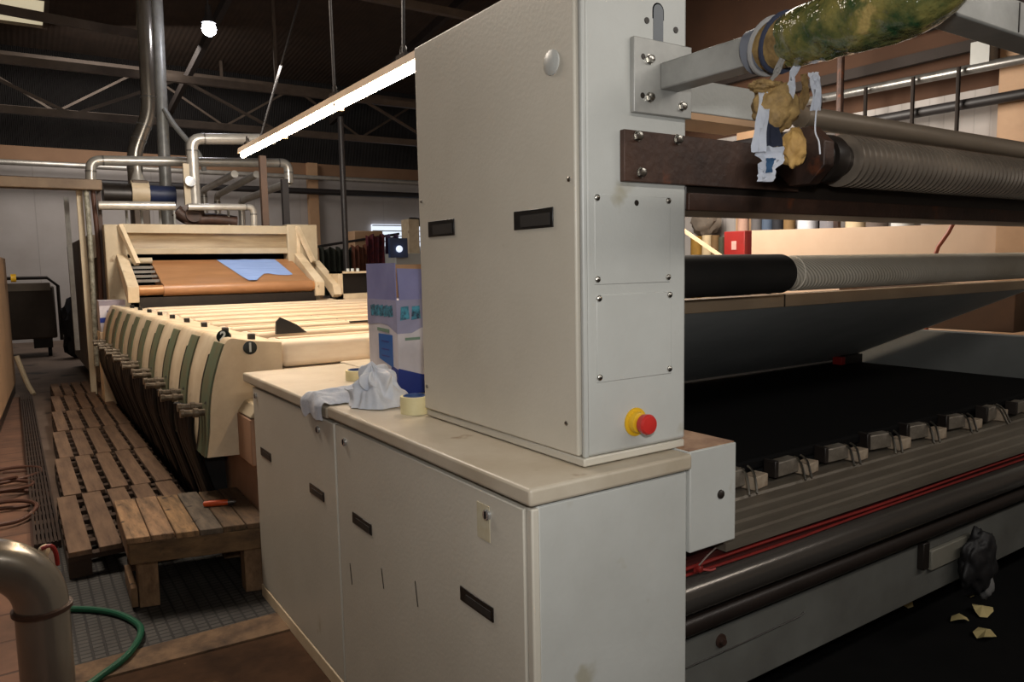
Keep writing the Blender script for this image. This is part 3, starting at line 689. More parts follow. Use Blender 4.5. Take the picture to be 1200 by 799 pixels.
for i in range(9):
    lb = 'cream print head with green strip, '+ordn[i]
    loc = (.78, 3.85+.57*i, 0)
    if i == 0: h = h0; h.location = loc; h['label'] = lb
    else: h = dup(h0, loc, lb)
    if i == 8:                                             # the last head ends at the stand, so it has fewer hoses
        for ch_ in list(h.children):
            if ch_.name.startswith('dark_filler') or (ch_.name.startswith('black_hose') and ch_.data.vertices[0].co.y > .25): bpy.data.objects.remove(ch_)
    if i < 2:                                              # numbered badges: 1 on the near face, 2 on the rounded shoulder of the row
        BASE[h.name] = Vector(loc)
        if i == 0: bc, nd = Vector((.982, loc[1]+.001, 1.118)), Vector((0, -1, 0))
        else: bc, nd = Vector((.886, loc[1]-.44, 1.172)), Vector((-.50, -.80, .32)).normalized()
        b = MB().lathe(bc-nd*.02*i, nd, [(0, .034), (.004+.02*i, .034), (.005+.02*i, .031)], 24).build('number_badge', M['badge'], h)
        uxv = Vector((0, 0, 1)).cross(nd); uxv.normalize(); uyv = nd.cross(uxv)
        text_mesh('number', str(i+1), .062, M['ink'], b, bc+nd*.0058, uxv, uyv)
    if i == 0: MB().box(.78+1.21, .78+1.215, loc[1]+.005, loc[1]+.335, 1.003, 1.138).build('beam_joint', M['darksteel'], h)
pb = T('printing_table', 'long printing machine bed under the row of print heads', 'printing machine', (2.4, 6.5, 0))
MB().box(1.15, 3.95, 3.9, 9.05, .25, .97).build('bed', mat('bed_beige', (170, 146, 116), .6), pb)
MB().box(1.16, 3.9, 3.7, 9.05, .971, .994).build('blanket', M['table'], pb)
for x in (1.2, 3.7):
    for y in (4.1, 6.5, 8.8): MB().box(x-.08, x+.08, y-.08, y+.08, 0, .25).build('foot', M['darksteel'], pb)
nb = T('base_housing', 'brownish base housing under the first print head, behind the low cabinet', 'housing', (.95, 3.72, 0))
MB().box(.94, 1.145, 3.56, 4.4, 0, .57).build('side_panel', M['pink'], nb, bevel=.005)
MB().box(.90, 1.25, 3.60, 3.845, .575, .80).build('upper_panel', M['pink'], nb, bevel=.006)
MB().prism([(.90, .805), (1.25, .805), (1.25, .90), (.94, .86)], 'xz', 3.60, 3.845).build('sloped_top', M['beige'], nb, bevel=.008)
bt = MB().prism([(1.24, 1.14), (1.42, 1.14), (1.36, 1.19), (1.27, 1.235), (1.245, 1.21)], 'xz', 4.28, 4.30)
bt.top('black_flap', M['pull'], 'small black triangular rubber flap standing on the first cross beams', 'flap')
for i, (x, y) in enumerate(((2.05, 4.9), (1.93, 5.5), (1.8, 6.1))):
    MB().box(x-.13, x+.13, y-.03, y+.03, 1.137, 1.147).top('dark_latch', M['pull'], 'flat black latch on the bright cross beams, '+('nearest to the carton', 'middle of three', 'farthest of three')[i], 'latch', 'latches on the cross beams')

# ---------------------------------------------------------------- dryer feeder behind the table
fd = T('fabric_feeder', 'beige dryer infeed frame with sloping side arms and a brown apron belt', 'dryer infeed', (2.1, 9.6, 0))
MB().box(.92, 1.14, 9.55, 9.75, .3, 2.05).build('left_panel', M['beige'], fd, bevel=.01)
MB().box(2.97, 3.36, 9.55, 9.75, .9, 2.08).build('right_panel', M['beige'], fd, bevel=.01)
MB().box(3.08, 3.12, 9.53, 9.56, .95, 2.06).build('panel_edge', M['dirty'], fd)
MB().box(1.10, 3.0, 9.56, 9.8, 1.955, 2.06).build('top_rail', M['beige'], fd, bevel=.008)
hp = [(9.585, 1.957), (9.605, 1.93), (9.615, 1.88), (9.612, 1.83), (9.595, 1.783), (9.85, 1.783), (9.85, 1.957)]
MB().prism(hp, 'yz', 1.13, 2.98).build('curved_hood', mat('hood_dirty', (166, 146, 114), .5, col2=(112, 90, 62), scale=2, stretch=(.5, 1, 5), amt=.7), fd)
MB().box(1.13, 2.98, 9.58, 9.70, 1.715, 1.785).build('lower_rail', M['beige'], fd, bevel=.006)
MB().box(1.13, 2.98, 9.75, 9.85, 1.1, 1.74).build('dark_opening', M['hole'], fd)
for sx, nm in ((1.08, 'left_arm'), (3.10, 'right_arm')):
    MB().prism([(9.56, 1.72), (9.56, 1.60), (8.86, 1.19), (8.80, 1.19), (8.78, 1.36), (8.86, 1.40)], 'yz', sx-.055, sx+.055).build(nm, M['dirty'], fd, bevel=.006)
    MB().bar((sx-.0, 9.54, 2.04), (sx+.12*(1 if sx < 2 else .9), 9.30, 1.60), .05).build('strut', M['dirty'], fd)
MB().prism([(9.5, 1.62), (9.5, 1.52), (8.82, 1.16), (8.76, 1.2), (8.8, 1.32)], 'yz', 3.26, 3.36).build('outer_arm', M['dirty'], fd, bevel=.006)
# apron
ap = MB()
apx0, apx1 = 1.38, 3.02
P0 = [(9.62, 1.645), (9.2, 1.49), (8.92, 1.385)]
rl = [(8.9+.068*math.sin(a)-.03, 1.315+.068*math.cos(a)) for a in [PI*k/8*-1 for k in range(0, 9)]]
pts = P0+rl+[(9.62, 1.45)]
ap.prism(pts, 'yz', apx0, apx1).build('apron_belt', M['brown'], fd, smooth=50)
MB().lathe((1.13, 8.87, 1.315), (1, 0, 0), [(0, .055), (1.93, .055)], 24).build('front_roller', mat('roller_brown', (186, 132, 84), .35, .2), fd)
MB().box(1.14, 3.06, 8.84, 8.9, 1.04, 1.24).build('under_bar', M['darksteel'], fd)
for k in range(4): MB().box(1.12, 1.4, 9.05+.13*k, 9.08+.13*k, 1.40+.05*k, 1.43+.05*k).build('cross_slat', M['steel'], fd)
MB().lathe((1.13, 9.5, 1.64), (1, 0, 0), [(0, .035), (.25, .035)], 16).build('rear_roller', M['beige'], fd)
# blue cloth lying on the apron
def apz(y): return 1.385+(y-8.92)*(1.645-1.385)/(9.62-8.92)
cl = MB(); R = []
for i in range(17):
    u = i/16
    y1_ = 9.60; row = []
    x = 2.19+.62*u
    # lower edge: hanging to a point left of the middle
    yl = 9.60-(.78*min(1, u/.28) if u < .28 else .78-.28*min(1, (u-.28)/.3)+.04*math.sin(u*9))
    for j in range(11):
        v = j/10; y = y1_+(yl-y1_)*v
        xx = x+(.14*u-.08)*v
        z = max(apz(y), 1.39 if y < 8.93 else 0)+.008+.004*noise.noise(Vector((xx*8, y*8, 1)))
        row.append(cl.bm.verts.new((xx, y, z)))
    R.append(row)
for a, b in zip(R, R[1:]):
    for k in range(10): cl.bm.faces.new((a[k], a[k+1], b[k+1], b[k]))
cl.top('blue_cloth', M['blue'], 'pale blue piece of cloth lying on the brown apron belt', 'cloth', smooth=60)

# dryer body and clutter on top
dr = T('dryer_housing', 'long dryer housing with flat side panels at the far left', 'dryer', (2.1, 12, 0))
MB().box(.84, 3.4, 10.6, 14.2, .15, 1.98).build('body', mat('dryer_panel', (150, 132, 110), .6, col2=(112, 94, 74), scale=2, amt=.5), dr, bevel=.01)
for k in range(3): MB().box(.815, .845, 10.65+1.18*k, 11.78+1.18*k, .2, 1.95).build('side_panel', mat('dryer_side_%d' % k, (128-10*k, 112-9*k, 94-8*k), .6, col2=(96, 82, 66), scale=2), dr, bevel=.006)
MB().box(.9, 3.3, 9.87, 10.6, .2, 1.7).build('infeed_box', mat('infeed_dark', (60, 50, 42), .7), dr)
po = T('cable_post', 'upright post with hanging cable and hoses at the left of the dryer infeed', 'post', (.8, 9.9, 0))
MB().box(.70, .76, 9.85, 9.91, 0, 2.47).build('post', M['beige'], po)
MB().box(.60, .65, 10.3, 10.34, .6, 2.4).build('bracket_post', M['galv'], po)
MB().tube([(.79, 9.78, 2.45), (.795, 9.78, 1.9), (.785, 9.78, 1.2), (.77, 9.78, .45)], .028, 10, smooth=6).build('pale_hose', mat('pale_hose', (160, 158, 142), .5, col2=(90, 84, 70), scale=18, amt=.8), po)
MB().tube([(.86, 9.8, 2.45), (.875, 9.8, 1.8), (.86, 9.8, 1.1), (.85, 9.8, .6)], .025, 10, smooth=6).build('brown_hose', M['brownhose'], po)
MB().box(.90, .94, 9.82, 9.86, .3, 2.46).build('dark_post', M['rust'], po)
MB().box(-3, .95, 9.7, 9.9, 2.44, 2.555).top('steel_girder', mat('girder', (124, 106, 86), .6, .2, col2=(90, 74, 60), scale=3), 'horizontal steel girder entering from the left edge, above the cart', 'girder', bevel=.01)

# insulated pipes
def pipe(pts, r, label, m='insul', cat='pipe', name='insulated_pipe', group='pipes above the dryer', bends=True, flange=None):
    t = T(name, label, cat, pts[0], group)
    P = [Vector(p) for p in pts]; out = [P[0]]
    for i in range(1, len(P)-1):
        a = (P[i-1]-P[i]); b = (P[i+1]-P[i]); q = min(r*1.8, a.length*.45, b.length*.45)
        a.normalize(); b.normalize()
        for k in range(7):
            s_ = k/6
            out.append((P[i]+a*q)*(1-s_)**2+P[i]*2*s_*(1-s_)+(P[i]+b*q)*s_**2)
    out.append(P[-1])
    MB().tube(out, r, 18).build('pipe', M[m], t, smooth=50)
    for i in range(1, len(P)-1):
        for e_ in (P[i-1], P[i+1]):
            d = (e_-P[i]); q = min(r*2.0, d.length*.45); d.normalize()
            MB().cyl(P[i]+d*q, P[i]+d*(q+.02), r*1.05, 18).build('joint_band', M['steel'], t)
    return t
pipe([(.93, 10.8, 2.55), (.95, 10.8, 2.905), (3.42, 10.8, 3.02), (3.42, 10.8, 2.74)], .062, 'long horizontal silver pipe with elbows at both ends, above the dryer infeed')
pipe([(1.985, 10.0, 2.34), (1.985, 10.0, 3.13), (3.0, 10.0, 3.2)], .068, 'thick silver pipe rising and turning right above the dryer, in front of the long pipe')
pipe([(.9, 9.72, 2.27), (1.70, 9.72, 2.285)], .05, 'lower silver pipe left of the thick upright pipe')
pipe([(1.85, 9.75, 2.28), (2.62, 9.75, 2.30), (2.62, 9.75, 2.03)], .04, 'lower silver pipe right of the thick upright pipe')
pipe([(3.42, 10.85, 2.75), (3.30, 13, 2.66), (3.30, 13, 1.97)], .055, 'silver pipe slanting back from the right elbow of the long pipe')
pipe([(2.70, 10.9, 2.84), (2.72, 13, 2.82), (2.72, 13, 1.97)], .05, 'silver slanting pipe just right of the thick upright pipe')
pipe([(3.0, 10.9, 2.85), (2.92, 13, 2.74), (2.92, 13, 1.97)], .05, 'silver slanting pipe in the middle of the three slanting pipes')
pipe([(1.86, 12, 5.9), (1.835, 12, 3.78), (1.60, 12, 3.2), (1.60, 12, 1.97)], .1, 'left tall round exhaust duct with a bent foot', 'duct', 'duct', 'exhaust_duct', 'exhaust ducts to the roof')
pipe([(2.14, 12.6, 6.6), (2.08, 12.6, 1.97)], .085, 'right tall straight exhaust duct', 'galv', 'duct', 'exhaust_duct', 'exhaust ducts to the roof')
MB().tube([(2.12, 12.5, 3.95), (2.25, 12.45, 3.7), (2.55, 12.4, 3.3), (2.62, 12.4, 3.05)], .04, 10, smooth=5).top('branch_pipe', M['galv'], 'thin slanting branch pipe right of the straight exhaust duct', 'pipe')
fl = T('vent_pipe', 'small upright capped pipe just left of the thick upright pipe', 'vent pipe', (2.2, 11.5, 2.9))
MB().cyl((2.21, 11.3, 2.3), (2.21, 11.3, 3.12), .03, 14).build('pipe', M['darksteel'], fl)
MB().cyl((2.21, 11.3, 3.12), (2.21, 11.3, 3.28), .055, 18).build('cap', M['steel'], fl)
bl = T('blower', 'square blower with a pale cone on top above the dryer', 'blower', (1.48, 10.6, 2.1))
MB().lathe((1.35, 10.6, 2.5), (1, 0, 0), [(0, .16), (.2, .16)], 28).build('housing', M['dirty'], bl)
MB().box(1.36, 1.54, 10.5, 10.75, 2.0, 2.66).build('frame', M['truss'], bl, bevel=.01)
MB().lathe((1.44, 10.6, 2.64), (0, 0, 1), [(0, .095), (.14, .045), (.2, .045)], 20).build('cone', M['insul'], bl)
MB().lathe((1.04, 10.62, 2.48), (1, 0, 0), [(0, .14), (.32, .14)], 24).build('motor', M['darksteel'], bl)
MB().lathe((1.56, 10.7, 2.5), (1, 0, 0), [(0, .12), (.32, .12)], 24).build('blue_motor', mat('blue_paint', (40, 50, 84), .5), bl)
vb = T('valve_cluster', 'dark valve and flange cluster under the thick upright pipe', 'valve', (2.0, 10.0, 2.1))
MB().lathe((1.93, 9.95, 2.2), (0, -1, 0), [(0, .14), (.05, .14), (.06, .09), (.1, .09)], 24).build('flange', M['rust'], vb)
MB().tube([(1.75, 9.95, 2.25), (1.9, 9.95, 2.15), (2.2, 9.95, 2.15), (2.45, 9.95, 2.12)], .08, 12, smooth=5).build('elbow', M['rust'], vb)
MB().lathe((1.92, 9.9, 2.6), (0, -1, 0), [(0, .06), (.02, .06), (.022, .02)], 16).build('hand_wheel', M['chrome'], vb)
MB().box(1.86, 1.93, 9.95, 10.0, 2.28, 2.82).build('pillar', M['beige'], vb)
for i, (x, z0_, z1_, mm, lb) in enumerate(((2.80, 1.70, 2.96, 'brownpost', 'brown upright post right of the thick pipe, in front of the long pipe'), (3.07, 1.70, 2.68, 'pole', 'short black upright post under the right elbow of the long pipe'))):
    MB().box(x-.04, x+.04, 9.85, 9.93, z0_, z1_).top('upright_post', M[mm], lb, 'post')
for i, x in enumerate((1.2, 1.36, 1.56, 1.72, 2.35)):
    MB().cyl((x, 9.9, 1.97), (x, 9.9, 2.28), .014, 8).top('pipe_support', M['galv'], ('thin pipe support rod on the dryer top, leftmost', 'thin pipe support rod, second from left', 'thin pipe support rod, third from left', 'thin pipe support rod, just left of the valve', 'thin pale support rod, right of the valve')[i], 'support rod', 'support rods on the dryer top')
tr = T('open_box', 'open metal box with a dark inside beside the right feeder arm', 'box', (3.5, 8.9, 1.19))
MB().box(3.33, 3.39, 8.8, 9.1, 1.0, 1.475).build('left_side', M['dirty'], tr)
MB().box(3.33, 3.9, 8.8, 9.1, 1.45, 1.475).build('top', M['dirty'], tr)
MB().box(3.33, 3.9, 8.8, 9.1, 1.0, 1.2).build('bottom', M['dirty'], tr)
MB().box(3.39, 3.9, 9.06, 9.1, 1.2, 1.45).build('dark_back', M['pole'], tr)
for i, x in enumerate((3.52, 3.58, 3.65)): MB().cyl((x, 8.95, 1.475), (x, 8.95, 1.51), .02, 10).build('button', M['ink'], tr)

# pipes along the far wall
for i, (z, r, m, lb) in enumerate(((3.93, .06, 'insul', 'upper silver pipe along the far wall'), (3.57, .08, 'pole', 'lower dark pipe along the far wall'))):
    MB().cyl((-5.9, 19.7, z), (11.6, 19.7, z), r, 14).top('wall_pipe', M[m], lb, 'pipe')

# small printed carton left of the print heads
lc = T('carton', 'small white and blue carton standing at the far end of the print heads', 'carton', (.85, 9.0, .88))
MB().box(.77, 1.02, 9.0, 9.25, .89, 1.22).build('box', M['cartonw'], lc, bevel=.004)
MB().box(.769, 1.021, 8.998, 9.0, .985, 1.04).build('blue_band', M['cartonb'], lc)
MB().box(.769, 1.021, 8.998, 9.0, 1.165, 1.22).build('pale_band', mat('carton_grey', (150, 140, 150), .6), lc)
MB().box(.84, .95, 8.997, 9.0, 1.09, 1.115).build('print_line', mat('carton_print', (110, 110, 150), .6), lc)
MB().box(.87, 1.02, 8.997, 9.0, .89, .985).build('tan_patch', M['carton'], lc)
MB().box(.76, 1.04, 8.98, 9.3, 0, .89).top('support_stand', M['dirty'], 'cream stand under the small carton at the end of the print heads', 'stand', bevel=.006)

# ---------------------------------------------------------------- lamp over the table
lp = T('fluorescent_lamp', 'long row of lit fluorescent tubes hanging over the print heads', 'lamp', (1.98, 5, 2.58))
MB().prism([(1.915, 2.63), (2.035, 2.63), (2.03, 2.68), (1.99, 2.71), (1.925, 2.68)], 'xz', 2.4, 7.6).build('housing', M['housing'], lp)
y = 7.55
for k in range(4):
    MB().cyl((1.955, y, 2.606), (1.955, y-1.22, 2.606), .021, 12).build('tube', M['tubeglow'], lp)
    MB().box(1.935, 2.0, y-1.255, y-1.225, 2.585, 2.64).build('tube_holder', M['housing'], lp)
    y -= 1.26
for yy in (7.45, 5.15, 4.05):
    hk = MB().tube([(1.98, yy+.03*math.cos(a), 2.745+.03*math.sin(a)) for a in [PI*1.6*k/10-.6 for k in range(11)]], .008, 6).build('hook', M['darksteel'], lp)
    MB().box(1.96, 2.0, yy-.06, yy+.06, 2.705, 2.725).build('clip', M['darksteel'], lp)
for i, (x0, y0, z0, x1, y1, z1) in enumerate(((1.98, 7.0, 2.77, 2.36, 7.0, 3.92), (1.98, 5.15, 2.77, 1.975, 5.15, 3.4), (1.98, 4.05, 2.77, 2.0, 4.05, 3.4))):
    MB().cyl((x0, y0, z0-.065), (x0+(x1-x0)*(roofz(y1)-z0)/(z1-z0), y0+(y1-y0)*(roofz(y1)-z0)/(z1-z0), roofz(y1)-.01), .011, 8).top('lamp_wire', M['pole'], ('slanting suspension wire at the far end of the fluorescent lamp', 'steep suspension wire at the middle of the fluorescent lamp', 'suspension wire of the fluorescent lamp, close to the tall cabinet')[i], 'wire', 'suspension wires of the long lamp')
MB().cyl((4.11, 10.5, 0), (4.11, 10.5, 3.67), .042, 12).top('upright_pole', M['pole'], 'dark thin upright pole right of the feeder, crossing the far wall', 'pole')
hb_ = T('high_bay_lamp', 'round bright lamp glowing under the dark roof', 'lamp', (2.667, 11.775, 5.0))
MB().ball((2.667, 11.775, 5.0), .1, 20).build('bulb', M['bulbglow'], hb_)
MB().lathe((2.667, 11.775, 5.08), (0, 0, 1), [(0, .1), (.1, .05), (.25, .04)], 20).build('cap', M['pole'], hb_)
MB().cyl((2.667, 11.775, 5.3), (2.667, 11.775, 7.4), .01, 6).build('cord', M['pole'], hb_)

# ---------------------------------------------------------------- floor things at the left
def pallet(x0, x1, y0, y1, nb, label):
    t = T('wooden_pallet', label, 'pallet', ((x0+x1)/2, (y0+y1)/2, 0), 'pallets forming the walkway')
    w = (x1-x0)/nb
    for i in range(nb):
        a = x0+i*w+random.uniform(0, .008); b = a+w*.74
        MB().box(a, b, y0+random.uniform(0, .02), y1-random.uniform(0, .02), .118, .145).build('deck_board', M['pallet'], t, bevel=.003)
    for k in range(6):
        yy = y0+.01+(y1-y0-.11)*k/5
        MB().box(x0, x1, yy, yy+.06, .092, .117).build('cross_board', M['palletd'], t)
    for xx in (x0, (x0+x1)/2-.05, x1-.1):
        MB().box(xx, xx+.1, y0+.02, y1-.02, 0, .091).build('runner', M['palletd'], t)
NP = 6
for i in range(NP):
    y0 = 4.17+1.13*i; f = i/(NP-1)
    pallet(.145+.185*f, .83+.05*f, y0, y0+1.12, 5 if i else 5, 'worn wooden pallet in the walkway, '+('nearest, its near end beside the bench', 'second from the bench', 'third from the bench', 'fourth from the bench', 'second from the far end', 'farthest one')[i])
# ribbed mat strip
gm = MB()
for k in range(7): gm.box(.012+.019*k, .025+.019*k, 4.72, 10.9, .004, .05)
for k in range(30): gm.box(.012, .139, 4.75+.2*k, 4.765+.2*k, .004, .035)
gm.top('floor_grating', mat('grating', (62, 48, 40), .6, .3, col2=(40, 30, 26), scale=5), 'long dark ribbed grating strip left of the pallet walkway', 'grating')

# bench
BX0, BX1, BY0, BY1, BH = .355, .868, 3.60, 4.36, .345
be = T('wooden_bench', 'rough wooden step bench of thick planks, beside the low cabinet', 'bench', (.61, 3.95, 0))
O = Vector((.345, 3.60, 0)); EX = Vector((.965, -.255, 0)); EY = Vector((.03, 1, 0)); BW = .60; BD = .66
def bq(u0, u1, v0, v1, z0, z1):
    mb = MB(); P = [O+EX*u+EY*v for u, v in ((u0, v0), (u1, v0), (u1, v1), (u0, v1))]
    return mb.prism([(p.x, p.y) for p in P], 'xy', z0, z1)
n = 6; w = BW/n
tones = [(166, 130, 94), (158, 124, 92), (156, 122, 84), (112, 98, 82), (108, 84, 58), (104, 80, 56)]  # last planks darker: shade over the right end is painted into the wood
for i in range(n):
    bq(i*w+.002, (i+1)*w-.002, random.uniform(-.006, .004), BD+random.uniform(-.01, .01), BH-.028, BH).build('top_plank', mat('plank_%d' % i, tones[i], .8, col2=tuple(v*.5 for v in tones[i]), scale=6, stretch=(5, .8, 3), amt=.7, bump=.4, bscale=14, spots=((40, 30, 22), 17, .63)), be, bevel=.004)
bq(.01, BW, .006, .036, BH-.125, BH-.029).build('front_apron', M['woodx'], be, bevel=.004)
bq(.01, BW, BD-.045, BD-.015, BH-.125, BH-.029).build('rear_apron', M['woodx'], be, bevel=.004)
bq(.005, .035, .037, BD-.046, BH-.11, BH-.029).build('side_apron', M['wood'], be, bevel=.004)
for (u, v) in ((.04, .037), (BW-.11, .037), (.04, BD-.135), (BW-.11, BD-.135)):
    bq(u, u+.085, v, v+.085, .007, BH-.03).build('leg', M['wood'], be, bevel=.004)
bq(.008, .034, .02, .34, .02, .11).build('brace', M['wood'], be, bevel=.003)
kn_ = T('utility_knife', 'orange handled knife lying on the wooden bench', 'knife', (.78, 3.82, BH))
kd = Vector((.93, -.36, 0)).normalized(); k0 = Vector((.72, 3.86, BH+.0155))
MB().lathe(k0, kd, [(0, .008), (.004, .013), (.03, .0155), (.10, .0145), (.115, .012)], 14).build('handle', M['orange'], kn_)
MB().lathe(k0+kd*.115, kd, [(0, .011), (.03, .009), (.038, .004)], 12).build('tip', mat('grey_tip', (110, 104, 98), .4, .5), kn_)

# foreground duct
du = T('steel_duct', 'thick steel duct elbow in the lower left foreground, rising from the floor', 'duct', (.012, 2.3, 0))
DX, DY, DR = .012, 2.3, .0635
el = [(DX, DY, .0), (DX, DY, .575)]
MB().tube([(DX, DY, .004), (DX, DY, .615)], DR, 36).build('riser', M['duct'], du)
MB().lathe((DX, DY, .61), (0, 0, 1), [(0, DR+.001), (.003, DR+.007), (.014, DR+.008), (.017, DR+.001)], 36).build('rusty_seam', M['rust'], du)
rad = .16
ar_ = [(DX-rad+rad*math.cos(a), DY-.25*rad*(1-math.cos(a)), .625+rad*math.sin(a)) for a in [PI/2*k/14 for k in range(15)]]
MB().tube(ar_, DR, 36).build('elbow', M['duct'], du)
MB().tube([ar_[-1], (DX-rad-.6, DY-.18, .625+rad)], DR, 36).build('branch', M['duct'], du)
va = T('red_valve', 'small valve with a red handle behind the steel duct elbow', 'valve', (.075, 2.95, .0))
MB().cyl((.035, 3.3, .012), (.035, 3.3, .44), .014, 12).build('stem', M['steel'], va)
MB().blob((.04, 3.3, .455), (.02, .02, .026), 4, .3, 3, 2).build('body', M['dirty'], va)
MB().tube([(.03, 3.27, .475), (.06, 3.27, .48), (.075, 3.27, .45), (.078, 3.27, .40)], .008, 8, smooth=3).build('red_handle', M['redcab'], va)

MB().tube([(-.06, 3.86, .02), (.13, 3.77, .02), (.27, 3.63, .02), (.345, 3.46, .02), (.347, 3.31, .03), (.28, 3.15, .03), (.17, 3.05, .02), (.02, 2.9, .02), (-.2, 2.75, .02)], .0135, 10, smooth=6).top('green_hose', M['greenhose'], 'green garden hose curving over the grid plate beside the steel duct', 'hose')
for i, (cx_, cy_, rx, ry, z, lb) in enumerate(((-.08, 6.55, .24, .22, .03, 'farthest one'), (-.1, 6.15, .2, .2, .06, 'second from the far end'), (-.09, 5.85, .27, .2, .03, 'third from the far end'), (-.12, 5.45, .22, .2, .06, 'nearest the duct'))):
    ptsx = [(cx_-.06+rx*math.cos(a)*(1+.08*math.sin(3*a)), cy_+ry*math.sin(a), z+.02*math.sin(a*1.5+i)) for a in [2*PI*k/18*1.25+i for k in range(19)]]
    MB().tube(ptsx, .013, 8, smooth=3).top('hose_coil', M['brownhose'], 'loop of brown cable on the tiles at the left edge, '+lb, 'hose', 'brown cable loops')
# tan cabinet at left edge
lcab = T('tan_machine', 'tall tan machine cut off by the left edge of the photograph', 'machine', (-.4, 9, 0))
MB().prism([(-.9, 7.9), (-.2, 7.9), (-.02, 11.6), (-.9, 11.6)], 'xy', .12, 1.72).build('panel', M['tan'], lcab, bevel=.008)
MB().prism([(-.9, 8.0), (-.2, 8.0), (-.03, 11.5), (-.9, 11.5)], 'xy', 0, .12).build('base', M['darksteel'], lcab)
MB().tube([(.01, 11.2, .5), (.1, 11.2, .15), (.16, 11.1, .01)], .03, 8, smooth=3).build('foot', M['beige'], lcab)
MB().cyl((.02, 11.0, 1.47), (.075, 11.0, 1.47), .05, 14).build('yellow_knob', M['yellow'], lcab)
# cart
ct = T('transport_cart', 'dark fabric transport cart with a rounded tube frame by the far wall', 'cart', (-.1, 16.5, 0))
MB().box(-1.6, .68, 16.2, 17.1, .34, 1.3).build('bin', M['cart'], ct, bevel=.03)
MB().tube([(-1.7, 16.15, .3), (-1.7, 16.15, 1.3), (-1.55, 16.15, 1.45), (.58, 16.15, 1.45), (.74, 16.15, 1.3), (.74, 16.15, .3)], .03, 10).build('tube_frame', M['darksteel'], ct)
MB().box(-1.5, .62, 16.16, 16.19, 1.22, 1.36).build('label_strip', mat('cart_edge', (150, 138, 122), .6), ct)
for x in (-1.4, -.1, .55): MB().cyl((x-.03, 16.4, .09), (x+.03, 16.4, .09), .09, 16).build('wheel', M['rubber'], ct)
for x in (-1.4, .3): MB().box(x, x+.3, 16.3, 16.5, .16, .34).build('axle', M['darksteel'], ct)
MB().blob((.92, 15.6, .55), (.2, .25, .55), 6, .4, 3).top('cable_heap', mat('cable_heap', (34, 34, 40), .5, col2=(16, 16, 18), scale=14), 'dark heap of tangled cable between the cart and the dryer', 'cable heap')

# ---------------------------------------------------------------- middle background, right of the feeder
for i, (x0, x1, z0, z1, m, lb) in enumerate(((6.0, 6.45, .9, 2.0, 'greencloth', 'dark green cloth hanging at the left of the textile rack'), (6.42, 6.8, .9, 2.0, 'greencloth', 'second dark cloth hanging beside the green one'), (6.8, 7.15, .9, 2.05, 'rustcloth', 'rust brown cloth hanging left of the dark pole'), (7.17, 7.62, 1.2, 2.3, 'redcloth', 'dark red cloth hanging right of the dark pole'), (7.64, 8.02, 1.2, 2.3, 'purple', 'violet cloth hanging right of the red one'))):
    mb = MB(); R = []
    for a in range(15):
        row = []
        for b in range(8):
            x = x0+(x1-x0)*a/14; z = z1-(z1-z0)*b/7
            row.append(mb.bm.verts.new((x, 17+.07*math.sin(a*1.5+i)+.05*noise.noise(Vector((x*3, z*2, i))), z+.04*math.sin(a*.9+i)*(1 if b == 0 else .3))))
        R.append(row)
    for p, q in zip(R, R[1:]):
        for k in range(7): mb.bm.faces.new((p[k], p[k+1], q[k+1], q[k]))
    mb.top('hanging_cloth', M[m], lb, 'cloth', 'cloths on the far textile rack', smooth=80)
rk = T('textile_rack', 'steel rack carrying dark hanging cloths near the far wall', 'rack', (7, 17.1, 0))
MB().cyl((5.9, 17.12, 2.02), (8.1, 17.12, 2.35), .03, 8).build('rail', M['pole'], rk)
for x, z in ((5.95, 2.03), (8.05, 2.34)): MB().cyl((x, 17.12, 0), (x, 17.12, z), .03, 8).build('post', M['pole'], rk)
fm = T('far_machine', 'distant beige machine with a screen, partly hidden by the carton', 'machine', (8.6, 17, 0))
MB().box(7.0, 7.75, 17.3, 18.0, 1.2, 2.42).build('tan_cabinet', M['tan'], fm, bevel=.02)
MB().box(8.1, 8.4, 16.6, 17.0, 1.2, 2.68).build('column', M['dirty'], fm, bevel=.02)
MB().box(7.6, 8.6, 16.3, 16.9, .6, 1.85).build('base_cabinet', M['cabg'], fm, bevel=.02)
MB().box(7.4, 7.85, 16.15, 16.25, 1.75, 2.2).build('screen', mat('screen_blue', (60, 80, 120), .3), fm)
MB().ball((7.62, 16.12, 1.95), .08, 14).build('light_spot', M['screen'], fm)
MB().tube([(8.35, 17, 2.65), (8.7, 17, 2.6), (9.1, 17, 2.2)], .1, 10, smooth=4).build('curved_arm', M['pole'], fm)
MB().box(8.6, 9.6, 16.5, 17.2, .6, 1.75).build('front_cabinet', M['cabg'], fm, bevel=.02)
wl = MB().box(8.6, 11.4, 19.9, 19.99, 2.1, 2.75).stru('window_2', M['screen'])
fw = MB()
for k in range(5): fw.box(8.6, 11.4, 19.87, 19.9, 2.1+.15*k, 2.13+.15*k)
fw.build('window_frame', M['ink'], wl)
ps = T('lamp_post', 'dark short post with a flat cap in front of the bright slatted window', 'post', (9.0, 16, 0))
MB().box(8.55, 8.63, 15.5, 15.58, 0, 2.9).build('post', M['pole'], ps)
MB().box(8.3, 8.85, 15.3, 15.8, 2.9, 2.98).build('cap', M['dirty'], ps)

